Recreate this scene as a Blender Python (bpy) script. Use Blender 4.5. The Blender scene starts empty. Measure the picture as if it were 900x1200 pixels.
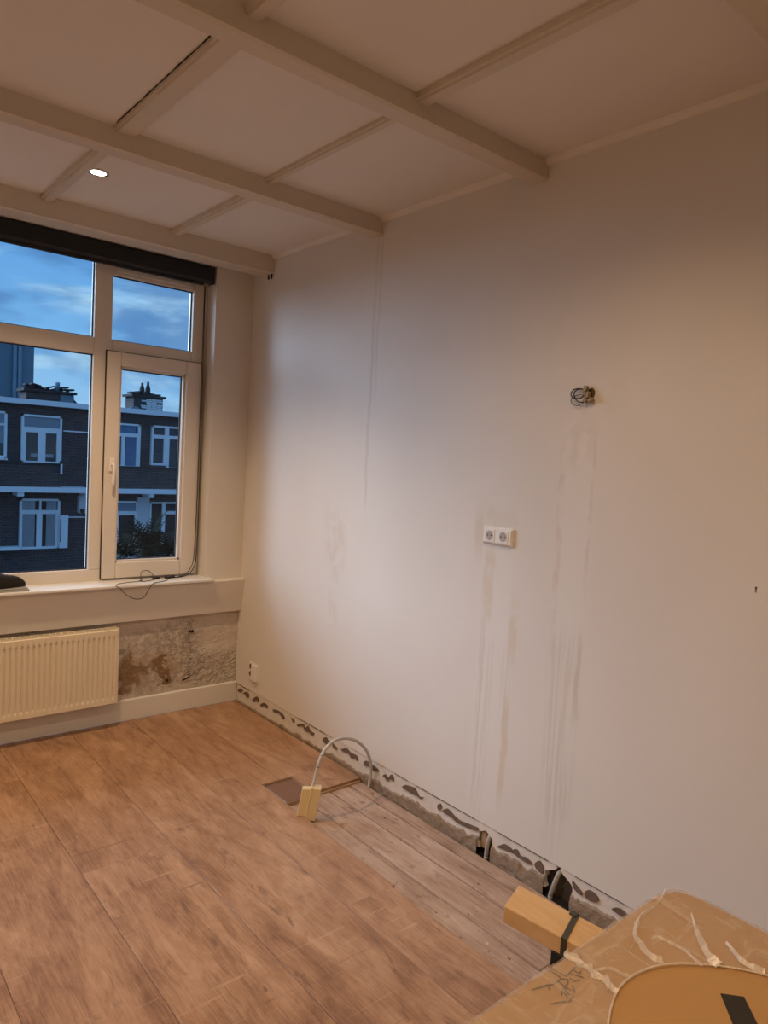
import bpy, bmesh, math, random
from mathutils import Vector, Matrix

# ------------------------------------------------------------------ camera, sky, lights, exposure
SC = bpy.context.scene
COL = SC.collection
CAM = Vector((-2.224, 0.0, 1.6))
R = ((0.7663088, -0.6399347, 0.0570471), (-0.0025709, -0.0918467, -0.9957698), (0.6424673, 0.7629205, -0.0720282))
cd = bpy.data.cameras.new('camera'); co = bpy.data.objects.new('camera', cd); COL.objects.link(co)
m = Matrix(((R[0][0], -R[1][0], -R[2][0], CAM.x), (R[0][1], -R[1][1], -R[2][1], CAM.y), (R[0][2], -R[1][2], -R[2][2], CAM.z), (0, 0, 0, 1)))
co.matrix_world = m
cd.sensor_fit = 'VERTICAL'; cd.sensor_height = 36; cd.sensor_width = 27; cd.lens = 832.675 / 1200 * 36
cd.clip_start = 0.02; cd.clip_end = 400
SC.camera = co
SC.view_settings.view_transform = 'Standard'
SC.view_settings.look = 'None'
SC.view_settings.gamma = 1
SC.view_settings.use_curve_mapping = False
SC.view_settings.exposure = 0.0
SKY_STRENGTH = 1.0
WARM = (1.0, 0.69, 0.40)
SPOT_W = 42
FILL_W = 26  # strength of the unseen fill globe

def nodes(mat_or_world):
    mat_or_world.use_nodes = True
    nt = mat_or_world.node_tree
    nt.nodes.clear()
    return nt

class NG:
    """tiny helper for shader graphs"""
    def __init__(s, nt): s.nt = nt
    def put(s, sock, v):
        if v is None: return
        if isinstance(v, bpy.types.NodeSocket): s.nt.links.new(v, sock)
        elif isinstance(v, (tuple, list)) and sock.type == 'RGBA' and len(v) == 3: sock.default_value = (*v, 1)
        else: sock.default_value = v
    def new(s, t, ins=None, **kw):
        n = s.nt.nodes.new(t)
        for k, v in kw.items(): setattr(n, k, v)
        for k, v in (ins or {}).items(): s.put(n.inputs[k], v)
        return n
    def math(s, op, a, b=None, c=None, clamp=False):
        n = s.new('ShaderNodeMath', operation=op, use_clamp=clamp)
        for i, v in enumerate((a, b, c)):
            if v is not None: s.put(n.inputs[i], v)
        return n.outputs[0]
    def mix(s, f, a, b, mode='MIX'):
        n = s.new('ShaderNodeMix', data_type='RGBA', blend_type=mode)
        s.put(n.inputs['Factor'], f)
        s.put([i for i in n.inputs if i.name == 'A' and i.type == 'RGBA'][0], a)
        s.put([i for i in n.inputs if i.name == 'B' and i.type == 'RGBA'][0], b)
        return [o for o in n.outputs if o.type == 'RGBA'][0]
    def coord(s, scale=(1, 1, 1), loc=(0, 0, 0), out='Object', src=None):
        v = src if src is not None else s.new('ShaderNodeTexCoord').outputs[out]
        return s.new('ShaderNodeMapping', {'Vector': v, 'Scale': scale, 'Location': loc}).outputs[0]
    def noise(s, vec, scale=5, detail=3, rough=0.55, dist=0.0):
        return s.new('ShaderNodeTexNoise', {'Vector': vec, 'Scale': scale, 'Detail': detail, 'Roughness': rough, 'Distortion': dist}).outputs['Fac']
    def step(s, v, a, b, lo=0.0, hi=1.0):
        n = s.new('ShaderNodeMapRange', {'Value': v, 'From Min': a, 'From Max': b, 'To Min': lo, 'To Max': hi}, interpolation_type='SMOOTHSTEP')
        return n.outputs[0]
    def ramp(s, f, stops):
        n = s.new('ShaderNodeValToRGB', {'Fac': f}); e = n.color_ramp.elements
        while len(e) < len(stops): e.new(0.5)
        for q, (p, c) in zip(e, stops): q.position = p; q.color = (*c, 1)
        return n.outputs[0]

# sky at dusk: blue gradient with drifting grey-blue and pale clouds
wd = bpy.data.worlds.new('dusk_sky'); SC.world = wd
g = NG(nodes(wd))
dirv = g.new('ShaderNodeTexCoord').outputs['Generated']
sz = g.new('ShaderNodeSeparateXYZ', {0: dirv}).outputs
base = g.ramp(g.math('MAXIMUM', sz[2], 0.0), [(0.0, (0.36, 0.63, 0.88)), (0.14, (0.20, 0.49, 0.87)), (0.35, (0.060, 0.27, 0.70)), (1.0, (0.05, 0.20, 0.55))])
cv = g.coord((1, 1, 3.2), (0.4, 0.2, 0.0), src=dirv)
n1 = g.noise(cv, 4.2, 6, 0.58, 0.5)
n2 = g.noise(g.coord((1, 1, 3.0), (3.1, 1.7, 0.4), src=dirv), 3.0, 5, 0.55, 0.3)
col = g.mix(g.step(n1, 0.46, 0.60, 0, 0.85), base, (0.46, 0.72, 0.93))
col = g.mix(g.step(n2, 0.48, 0.62, 0, 0.85), col, (0.095, 0.25, 0.54))
col = g.mix(g.step(sz[2], -0.02, -0.06), col, (0.05, 0.07, 0.10))
bg = g.new('ShaderNodeBackground', {'Color': col, 'Strength': SKY_STRENGTH})
wo = g.new('ShaderNodeOutputWorld', {'Surface': bg.outputs[0]})

# the last of the daylight: broad, soft, from high over the street on the window side
sd = bpy.data.lights.new('evening_daylight', 'SUN'); so = bpy.data.objects.new('evening_daylight', sd); COL.objects.link(so)
sd.energy = 8.2; sd.angle = math.radians(60); sd.color = (0.56, 0.75, 1.0)
so.rotation_euler = Vector((0.90, -1.0, -0.74)).to_track_quat('-Z', 'Y').to_euler()

# ------------------------------------------------------------------ helpers
def vnoise(x, y, seed=0):
    def h(i, j):
        n = math.sin(i * 127.1 + j * 311.7 + seed * 74.7) * 43758.5453
        return n - math.floor(n)
    i, j = math.floor(x), math.floor(y); fx, fy = x - i, y - j
    fx = fx * fx * (3 - 2 * fx); fy = fy * fy * (3 - 2 * fy)
    return (h(i, j) * (1 - fx) + h(i + 1, j) * fx) * (1 - fy) + (h(i, j + 1) * (1 - fx) + h(i + 1, j + 1) * fx) * fy

ORIGIN = {}
def worg(o): return ORIGIN.get(o.name, Vector((0, 0, 0))) if o else Vector((0, 0, 0))

class MB:
    def __init__(s): s.v = []; s.f = []; s.sm = []
    def quad(s, pts, smooth=False):
        n = len(s.v); s.v += [tuple(p) for p in pts]; s.f.append(tuple(range(n, n + len(pts)))); s.sm.append(smooth)
    def box(s, x0, x1, y0, y1, z0, z1):
        n = len(s.v)
        s.v += [(x, y, z) for x in (x0, x1) for y in (y0, y1) for z in (z0, z1)]
        for f in ((0, 1, 3, 2), (4, 6, 7, 5), (0, 4, 5, 1), (2, 3, 7, 6), (0, 2, 6, 4), (1, 5, 7, 3)):
            s.f.append(tuple(n + i for i in f)); s.sm.append(False)
        return s
    def cbox(s, x0, x1, y0, y1, z0, z1, c):
        """box with chamfered top edges"""
        n = len(s.v)
        s.v += [(x0, y0, z0), (x1, y0, z0), (x1, y1, z0), (x0, y1, z0), (x0, y0, z1 - c), (x1, y0, z1 - c), (x1, y1, z1 - c), (x0, y1, z1 - c),
                (x0 + c, y0 + c, z1), (x1 - c, y0 + c, z1), (x1 - c, y1 - c, z1), (x0 + c, y1 - c, z1)]
        for a in range(4):
            b = (a + 1) % 4
            s.f += [(n + a, n + b, n + 4 + b, n + 4 + a), (n + 4 + a, n + 4 + b, n + 8 + b, n + 8 + a)]; s.sm += [False, False]
        s.f += [(n + 3, n + 2, n + 1, n), (n + 8, n + 9, n + 10, n + 11)]; s.sm += [False, False]
        return s
    def obox(s, c, ax, ay, az):
        """oriented box: centre, half axes"""
        c, ax, ay, az = map(Vector, (c, ax, ay, az)); n = len(s.v)
        s.v += [tuple(c + i * ax + j * ay + k * az) for i in (-1, 1) for j in (-1, 1) for k in (-1, 1)]
        for f in ((0, 1, 3, 2), (4, 6, 7, 5), (0, 4, 5, 1), (2, 3, 7, 6), (0, 2, 6, 4), (1, 5, 7, 3)):
            s.f.append(tuple(n + i for i in f)); s.sm.append(False)
        return s
    def extrude(s, pts, off):
        """closed polygon pts (3D) extruded by off"""
        n = len(s.v); k = len(pts); off = Vector(off)
        s.v += [tuple(p) for p in pts] + [tuple(Vector(p) + off) for p in pts]
        s.f.append(tuple(range(n + k - 1, n - 1, -1))); s.f.append(tuple(range(n + k, n + 2 * k))); s.sm += [False, False]
        for i in range(k):
            j = (i + 1) % k; s.f.append((n + i, n + j, n + k + j, n + k + i)); s.sm.append(False)
        return s
    def tube(s, pts, r, seg=8, caps=True, radii=None):
        pts = [Vector(p) for p in pts]; n = len(s.v); up = None; k = len(pts)
        for i, p in enumerate(pts):
            t = (pts[min(i + 1, k - 1)] - pts[max(i - 1, 0)])
            t = t.normalized() if t.length > 1e-9 else Vector((0, 0, 1))
            if up is None:
                up = t.orthogonal().normalized()
            up = (up - t * up.dot(t)); up = up.normalized() if up.length > 1e-6 else t.orthogonal().normalized()
            b = t.cross(up); rr = radii[i] if radii else r
            s.v += [tuple(p + rr * (math.cos(a) * up + math.sin(a) * b)) for a in [2 * math.pi * q / seg for q in range(seg)]]
        for i in range(k - 1):
            for q in range(seg):
                q2 = (q + 1) % seg
                s.f.append((n + i * seg + q, n + i * seg + q2, n + (i + 1) * seg + q2, n + (i + 1) * seg + q)); s.sm.append(True)
        if caps:
            s.f.append(tuple(n + q for q in range(seg - 1, -1, -1))); s.f.append(tuple(n + (k - 1) * seg + q for q in range(seg))); s.sm += [False, False]
        return s
    def lathe(s, prof, c, axis='Z', seg=24):
        """prof list of (radius, height along axis)"""
        n = len(s.v); k = len(prof); c = Vector(c)
        for r, hgt in prof:
            for q in range(seg):
                a = 2 * math.pi * q / seg; u, w = r * math.cos(a), r * math.sin(a)
                s.v.append(tuple(c + Vector({'Z': (u, w, hgt), 'X': (hgt, u, w), 'Y': (u, hgt, w)}[axis])))
        for i in range(k - 1):
            for q in range(seg):
                q2 = (q + 1) % seg; s.f.append((n + i * seg + q, n + i * seg + q2, n + (i + 1) * seg + q2, n + (i + 1) * seg + q)); s.sm.append(True)
        return s
    def grid(s, fn, nu, nv, smooth=True):
        n = len(s.v)
        for i in range(nu + 1):
            for j in range(nv + 1): s.v.append(tuple(fn(i / nu, j / nv)))
        for i in range(nu):
            for j in range(nv):
                a = n + i * (nv + 1) + j; s.f.append((a, a + nv + 1, a + nv + 2, a + 1)); s.sm.append(smooth)
        return s
    def mesh(s, name, mat, off=Vector((0, 0, 0))):
        me = bpy.data.meshes.new(name)
        me.from_pydata([(x - off.x, y - off.y, z - off.z) for x, y, z in s.v], [], s.f)
        me.polygons.foreach_set('use_smooth', s.sm)
        bm = bmesh.new(); bm.from_mesh(me); bmesh.ops.recalc_face_normals(bm, faces=bm.faces); bm.to_mesh(me); bm.free()
        if mat: me.materials.append(mat)
        me.update()
        return me
    def build(s, name, mat, parent=None, loc=None, bevel=0.0, seg=2, autosmooth=False):
        po = worg(parent)
        if loc is None:
            if parent: lo = po
            else:
                xs = [v[0] for v in s.v]; ys = [v[1] for v in s.v]; zs = [v[2] for v in s.v]
                lo = Vector(((min(xs) + max(xs)) / 2, (min(ys) + max(ys)) / 2, min(zs)))
        else: lo = Vector(loc)
        me = s.mesh(name, mat, lo)
        o = bpy.data.objects.new(name, me); COL.objects.link(o)
        o.location = lo - po
        if parent: o.parent = parent
        ORIGIN[o.name] = lo
        if bevel > 0:
            b = o.modifiers.new('bevel', 'BEVEL'); b.width = bevel; b.segments = seg; b.limit_method = 'ANGLE'; b.angle_limit = math.radians(40)
        return o

def place(name, me, loc, parent, rot=(0, 0, 0), scale=(1, 1, 1)):
    o = bpy.data.objects.new(name, me); COL.objects.link(o); lo = Vector(loc)
    o.parent = parent; o.location = lo - worg(parent); o.rotation_euler = rot; o.scale = scale
    ORIGIN[o.name] = lo
    return o
def thing(name, label, cat, loc, group=None):
    o = bpy.data.objects.new(name, None); COL.objects.link(o); o.location = loc; o.empty_display_size = 0.05
    ORIGIN[o.name] = Vector(loc); return tag(o, label, cat, group)
def tag(o, label, cat, group=None, kind=None):
    o['label'] = label; o['category'] = cat
    if group: o['group'] = group
    if kind: o['kind'] = kind
    return o
def struct(o, label, cat): return tag(o, label, cat, None, 'structure')
def catmull(pts, n=6):
    pts = [Vector(p) for p in pts]; out = []
    for i in range(len(pts) - 1):
        p0, p1, p2, p3 = pts[max(i - 1, 0)], pts[i], pts[i + 1], pts[min(i + 2, len(pts) - 1)]
        for k in range(n):
            t = k / n
            out.append(0.5 * (2 * p1 + (p2 - p0) * t + (2 * p0 - 5 * p1 + 4 * p2 - p3) * t * t + (3 * p1 - p0 - 3 * p2 + p3) * t ** 3))
    out.append(pts[-1]); return out

# ------------------------------------------------------------------ materials
MATS = {}
def pmat(name, col, rough=0.5, metal=0.0, vary=0.0, scale=8, bump=0.0, bscale=60, spec=0.5, emit=None, es=0.0):
    mt = bpy.data.materials.new(name); g = NG(nodes(mt))
    oc = g.new('ShaderNodeTexCoord').outputs['Object']
    c = col
    if vary > 0:
        n = g.noise(oc, scale, 4)
        c = g.mix(n, tuple(max(0, x * (1 - vary)) for x in col), tuple(min(1, x * (1 + vary)) for x in col))
    ins = {'Base Color': c, 'Roughness': rough, 'Metallic': metal, 'Specular IOR Level': spec}
    if emit: ins['Emission Color'] = emit; ins['Emission Strength'] = es
    p = g.new('ShaderNodeBsdfPrincipled', ins)
    if bump > 0:
        b = g.new('ShaderNodeBump', {'Height': g.noise(oc, bscale, 4), 'Strength': bump, 'Distance': 0.004})
        g.put(p.inputs['Normal'], b.outputs[0])
    g.new('ShaderNodeOutputMaterial', {'Surface': p.outputs[0]})
    MATS[name] = mt
    return mt

M_ceil = pmat('ceiling_paint', (0.76, 0.72, 0.68), 0.75, vary=0.04, scale=3, bump=0.12, bscale=35)
M_trimpaint = pmat('cream_trim_paint', (0.63, 0.56, 0.47), 0.45, vary=0.04, scale=5, bump=0.08, bscale=40)
M_wall2 = pmat('white_wall_paint', (0.70, 0.66, 0.61), 0.7, vary=0.03, scale=4, bump=0.1, bscale=50)
M_dark = pmat('dark_gap', (0.02, 0.015, 0.012), 0.9)
M_upvc = pmat('white_window_frame', (0.68, 0.63, 0.58), 0.35, vary=0.02)
M_gasket = pmat('black_gasket', (0.015, 0.015, 0.018), 0.6)
M_sill = pmat('white_laminate_sill', (0.72, 0.72, 0.72), 0.30)
M_skirt = pmat('white_skirting', (0.70, 0.68, 0.65), 0.45)
M_rad = pmat('cream_radiator', (0.74, 0.66, 0.52), 0.32)
M_black = pmat('black_plastic', (0.012, 0.012, 0.014), 0.45)
M_blind = pmat('black_blind', (0.010, 0.011, 0.016), 0.6, vary=0.2, scale=40)
M_chrome = pmat('chrome', (0.6, 0.6, 0.6), 0.25, 1.0)
M_sock = pmat('white_socket_plastic', (0.78, 0.75, 0.72), 0.3)
M_sockdark = pmat('beige_socket_well', (0.40, 0.35, 0.30), 0.45)
M_cream = pmat('yellowed_cream_plastic', (0.66, 0.52, 0.30), 0.4, vary=0.05)
M_cable = pmat('grey_cable', (0.50, 0.47, 0.44), 0.5, vary=0.06, scale=20)
M_conduit = pmat('grey_conduit', (0.34, 0.32, 0.30), 0.5, vary=0.1, scale=30)
M_glue = pmat('brown_adhesive', (0.145, 0.095, 0.070), 0.9, vary=0.35, scale=40, bump=0.5, bscale=90)
M_conc = pmat('grey_mortar', (0.28, 0.205, 0.145), 0.95, vary=0.4, scale=45, bump=0.9, bscale=120)
M_strip = pmat('bare_white_plaster', (0.66, 0.61, 0.56), 0.85, vary=0.14, scale=22, bump=0.5, bscale=60)
M_recess = pmat('dark_broken_plaster', (0.10, 0.075, 0.055), 0.95, vary=0.5, scale=40, bump=0.9, bscale=70)
M_hdf = pmat('fibreboard_edge', (0.40, 0.27, 0.17), 0.8, vary=0.15, scale=60)
M_plate = pmat('reddish_brown_hardboard', (0.185, 0.095, 0.062), 0.4, vary=0.15, scale=10)
M_metalblk = pmat('black_steel', (0.012, 0.012, 0.012), 0.5, 0.3)
M_strap = pmat('olive_black_strap', (0.045, 0.042, 0.026), 0.35, vary=0.2, scale=60)
M_tape = pmat('black_tape', (0.016, 0.013, 0.010), 0.5)
M_ink = pmat('brown_ink', (0.09, 0.048, 0.022), 0.7)
M_tan = pmat('tan_terminal', (0.30, 0.23, 0.12), 0.5, vary=0.3, scale=60)
M_felt = pmat('black_knit', (0.010, 0.008, 0.007), 0.95, vary=0.4, scale=60, bump=1.0, bscale=220)
M_slab = pmat('grey_case', (0.30, 0.30, 0.31), 0.35)
M_lens = pmat('lit_lamp_lens', (0.9, 0.85, 0.7), 0.4, emit=(1.0, 0.86, 0.62), es=14)
M_fillglobe = pmat('fill_globe_glow', (0.9, 0.85, 0.7), 0.4, emit=(1.0, 0.84, 0.6), es=5)  # surface glow of the globe added for fill light
# outside
M_ftrim = pmat('pale_house_paint', (0.78, 0.85, 0.92), 0.6, vary=0.05, scale=3)
M_fpillar = pmat('pale_render', (0.55, 0.60, 0.66), 0.8, vary=0.1, scale=3)
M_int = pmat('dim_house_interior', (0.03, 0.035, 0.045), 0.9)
M_curt = pmat('grey_curtain', (0.66, 0.68, 0.70), 0.9, vary=0.15, scale=6)
M_bluecurt = pmat('blue_curtain', (0.16, 0.36, 0.62), 0.9, vary=0.3, scale=5)
M_blindgrey = pmat('pale_roller_shade', (0.40, 0.48, 0.58), 0.8)
M_grey = pmat('grey_blue_cladding', (0.16, 0.25, 0.33), 0.8, vary=0.12, scale=2)
M_roofdark = pmat('dark_roofing', (0.035, 0.036, 0.04), 0.9, vary=0.3, scale=6)
M_leaf = pmat('dark_palm_leaf', (0.016, 0.026, 0.019), 0.95, spec=0.1, vary=0.4, scale=4)
M_trunk = pmat('palm_trunk', (0.06, 0.045, 0.03), 0.95, vary=0.3, scale=12)
M_asph = pmat('asphalt', (0.05, 0.05, 0.055), 0.9, vary=0.2, scale=3)

def glass_mat(name, tint, fres=1.45, rough=0.0):
    mt = bpy.data.materials.new(name); g = NG(nodes(mt))
    t = g.new('ShaderNodeBsdfTransparent', {'Color': tint})
    gl = g.new('ShaderNodeBsdfGlossy', {'Color': (1, 1, 1), 'Roughness': rough})
    f = g.new('ShaderNodeFresnel', {'IOR': fres})
    mx = g.new('ShaderNodeMixShader', {0: f.outputs[0], 1: t.outputs[0], 2: gl.outputs[0]})
    g.new('ShaderNodeOutputMaterial', {'Surface': mx.outputs[0]})
    return mt
M_glass = glass_mat('window_glass', (0.95, 0.97, 0.98), 1.22)
M_farglass = glass_mat('house_glass', (0.90, 0.93, 0.96), 1.4)

def brick_mat():
    mt = bpy.data.materials.new('dark_brick'); g = NG(nodes(mt))
    oc = g.coord((1, 1, 1)); s = g.new('ShaderNodeSeparateXYZ', {0: oc}).outputs
    uv = g.new('ShaderNodeCombineXYZ', {0: s[0], 1: s[2], 2: 0.0}).outputs[0]
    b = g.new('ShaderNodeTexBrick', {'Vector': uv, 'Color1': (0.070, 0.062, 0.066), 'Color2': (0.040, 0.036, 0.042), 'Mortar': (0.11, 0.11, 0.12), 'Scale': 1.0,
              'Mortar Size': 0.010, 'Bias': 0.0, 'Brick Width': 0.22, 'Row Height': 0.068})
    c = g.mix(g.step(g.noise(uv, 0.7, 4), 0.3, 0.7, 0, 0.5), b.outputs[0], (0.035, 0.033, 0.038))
    p = g.new('ShaderNodeBsdfPrincipled', {'Base Color': c, 'Roughness': 0.9})
    bp = g.new('ShaderNodeBump', {'Height': g.math('MULTIPLY', b.outputs[1], -1.0), 'Strength': 0.4, 'Distance': 0.01}); g.put(p.inputs['Normal'], bp.outputs[0])
    g.new('ShaderNodeOutputMaterial', {'Surface': p.outputs[0]}); return mt
M_brick = brick_mat()

def wood_mat(name, lo, mid, hi, gx=16, gy=1.1, rough=0.38, saw=True, knots=0.5, axis='Y', var=0.22, bump=0.12, rand=True):
    mt = bpy.data.materials.new(name); g = NG(nodes(mt))
    oc = g.new('ShaderNodeTexCoord').outputs['Object']
    if rand:
        rnd = g.new('ShaderNodeObjectInfo').outputs['Random']
        off = g.new('ShaderNodeCombineXYZ', {0: g.math('MULTIPLY', rnd, 37.0), 1: g.math('MULTIPLY', rnd, 91.0), 2: g.math('MULTIPLY', rnd, 13.0)}).outputs[0]
        oc = g.new('ShaderNodeVectorMath', {0: oc, 1: off}, operation='ADD').outputs[0]
    sc = (gx, gy, gx) if axis == 'Y' else (gy, gx, gx)
    cl = (3.2, 0.9, 3.2) if axis == 'Y' else (0.9, 3.2, 3.2)
    fine = g.noise(g.coord(sc, src=oc), 5.0, 6, 0.62, 0.6)
    cloud = g.noise(g.coord(cl, src=oc), 1.6, 4, 0.55, 1.2)
    v = g.math('ADD', g.math('MULTIPLY', fine, 0.5), g.math('MULTIPLY', cloud, 0.5))
    c = g.ramp(v, [(0.34, lo), (0.50, mid), (0.66, hi)])
    if knots:
        kn = g.noise(g.coord((5.5, 2.2, 5.5) if axis == 'Y' else (2.2, 5.5, 5.5), (5, 3, 1), src=oc), 1.7, 3, 0.5, 0.8)
        c = g.mix(g.step(kn, 0.60, 0.78, 0, knots), c, tuple(x * 0.55 for x in lo))
    if saw:
        sw = g.noise(g.coord((2.6, 34, 1), (2, 7, 0), src=oc), 1.0, 2, 0.5, 0.15)
        c = g.mix(g.step(sw, 0.70, 0.80, 0, 0.35), c, tuple(min(1, x * 1.35) for x in hi))
        c = g.mix(g.step(sw, 0.30, 0.20, 0, 0.35), c, tuple(x * 0.7 for x in lo))
    if rand:
        c = g.mix(g.math('MULTIPLY', rnd, var), c, tuple(x * 0.62 for x in mid))
    p = g.new('ShaderNodeBsdfPrincipled', {'Base Color': c, 'Roughness': g.step(fine, 0.3, 0.7, rough + 0.08, rough - 0.04), 'Specular IOR Level': 0.35})
    b = g.new('ShaderNodeBump', {'Height': fine, 'Strength': bump, 'Distance': 0.002}); g.put(p.inputs['Normal'], b.outputs[0])
    g.new('ShaderNodeOutputMaterial', {'Surface': p.outputs[0]}); return mt
def laminate_mat():
    mt = bpy.data.materials.new('oak_laminate'); g = NG(nodes(mt))
    oc = g.new('ShaderNodeTexCoord').outputs['Object']
    rnd = g.new('ShaderNodeObjectInfo').outputs['Random']
    off = g.new('ShaderNodeCombineXYZ', {0: g.math('MULTIPLY', rnd, 37.0), 1: g.math('MULTIPLY', rnd, 91.0), 2: g.math('MULTIPLY', rnd, 13.0)}).outputs[0]
    oc = g.new('ShaderNodeVectorMath', {0: oc, 1: off}, operation='ADD').outputs[0]
    fine = g.noise(g.coord((46, 2.2, 1), src=oc), 4.0, 5, 0.65, 0.4)
    cloud = g.noise(g.coord((5.0, 1.1, 1), src=oc), 1.5, 5, 0.6, 1.6)
    patch = g.noise(g.coord((9, 5, 1), (3, 8, 0), src=oc), 1.6, 5, 0.65, 0.8)
    v = g.math('ADD', g.math('MULTIPLY', fine, 0.30), g.math('ADD', g.math('MULTIPLY', cloud, 0.45), g.math('MULTIPLY', patch, 0.25)))
    c = g.ramp(v, [(0.36, (0.195, 0.098, 0.052)), (0.49, (0.365, 0.205, 0.118)), (0.62, (0.50, 0.315, 0.200))])
    kn = g.noise(g.coord((7.5, 2.6, 1), (5, 3, 0), src=oc), 1.5, 5, 0.62, 1.4)
    c = g.mix(g.step(kn, 0.57, 0.74, 0, 0.75), c, (0.15, 0.080, 0.050))
    kc = g.noise(g.coord((22, 15, 1), (1, 5, 0), src=oc), 1.4, 2, 0.5, 0.4)
    c = g.mix(g.step(kc, 0.735, 0.80, 0, 0.7), c, (0.10, 0.055, 0.035))
    area = g.step(g.noise(g.coord((3, 1.4, 1), (9, 1, 0), src=oc), 1.5, 2, 0.5), 0.48, 0.60)
    sw = g.noise(g.coord((2.2, 52, 1), (2, 7, 0), src=oc), 1.0, 2, 0.4, 0.12)
    c = g.mix(g.math('MULTIPLY', area, g.step(sw, 0.66, 0.74, 0, 0.5)), c, (0.56, 0.37, 0.25))
    c = g.mix(g.math('MULTIPLY', area, g.step(sw, 0.33, 0.26, 0, 0.6)), c, (0.15, 0.080, 0.048))
    c = g.mix(g.math('MULTIPLY', rnd, 0.22), c, (0.30, 0.16, 0.09))
    p = g.new('ShaderNodeBsdfPrincipled', {'Base Color': c, 'Roughness': g.step(fine, 0.3, 0.7, 0.50, 0.38), 'Specular IOR Level': 0.35})
    hh = g.math('ADD', fine, g.math('MULTIPLY', g.math('MULTIPLY', sw, area), 1.2))
    b = g.new('ShaderNodeBump', {'Height': hh, 'Strength': 0.14, 'Distance': 0.002}); g.put(p.inputs['Normal'], b.outputs[0])
    g.new('ShaderNodeOutputMaterial', {'Surface': p.outputs[0]}); return mt
M_lam = laminate_mat()
M_oak = wood_mat('light_oak', (0.54, 0.32, 0.13), (0.66, 0.41, 0.185), (0.74, 0.49, 0.25), gx=22, gy=1.4, saw=False, knots=0.0, rough=0.45)

def board_mat():
    mt = bpy.data.materials.new('worn_pine_boards'); g = NG(nodes(mt))
    oc = g.new('ShaderNodeTexCoord').outputs['Object']
    rnd = g.new('ShaderNodeObjectInfo').outputs['Random']
    off = g.new('ShaderNodeCombineXYZ', {0: g.math('MULTIPLY', rnd, 17.0), 1: g.math('MULTIPLY', rnd, 51.0)}).outputs[0]
    oc = g.new('ShaderNodeVectorMath', {0: oc, 1: off}, operation='ADD').outputs[0]
    fine = g.noise(g.coord((24, 1.6, 24), src=oc), 4, 6, 0.6, 0.5); cl = g.noise(g.coord((4, 1.5, 4), src=oc), 2.0, 4, 0.55, 0.6)
    v = g.math('ADD', g.math('MULTIPLY', fine, 0.45), g.math('MULTIPLY', cl, 0.55))
    c = g.ramp(v, [(0.36, (0.26, 0.160, 0.112)), (0.5, (0.40, 0.275, 0.205)), (0.64, (0.50, 0.375, 0.295))])
    kn = g.noise(g.coord((10, 6, 10), (4, 2, 0), src=oc), 2.2, 3, 0.5, 0.4)
    c = g.mix(g.step(kn, 0.62, 0.72, 0, 0.65), c, (0.16, 0.09, 0.06))
    nh = g.noise(g.coord((26, 20, 1), (2, 9, 0), src=oc), 1.6, 1, 0.4)
    c = g.mix(g.step(nh, 0.735, 0.79, 0, 0.8), c, (0.09, 0.055, 0.045))
    wh = g.noise(g.coord((12, 9, 12), (8, 5, 0), src=oc), 2.6, 2, 0.5)
    c = g.mix(g.step(wh, 0.72, 0.78, 0, 0.5), c, (0.60, 0.55, 0.50))
    p = g.new('ShaderNodeBsdfPrincipled', {'Base Color': c, 'Roughness': 0.8, 'Specular IOR Level': 0.25})
    b = g.new('ShaderNodeBump', {'Height': fine, 'Strength': 0.25, 'Distance': 0.003}); g.put(p.inputs['Normal'], b.outputs[0])
    g.new('ShaderNodeOutputMaterial', {'Surface': p.outputs[0]}); return mt
M_board = board_mat()

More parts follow.
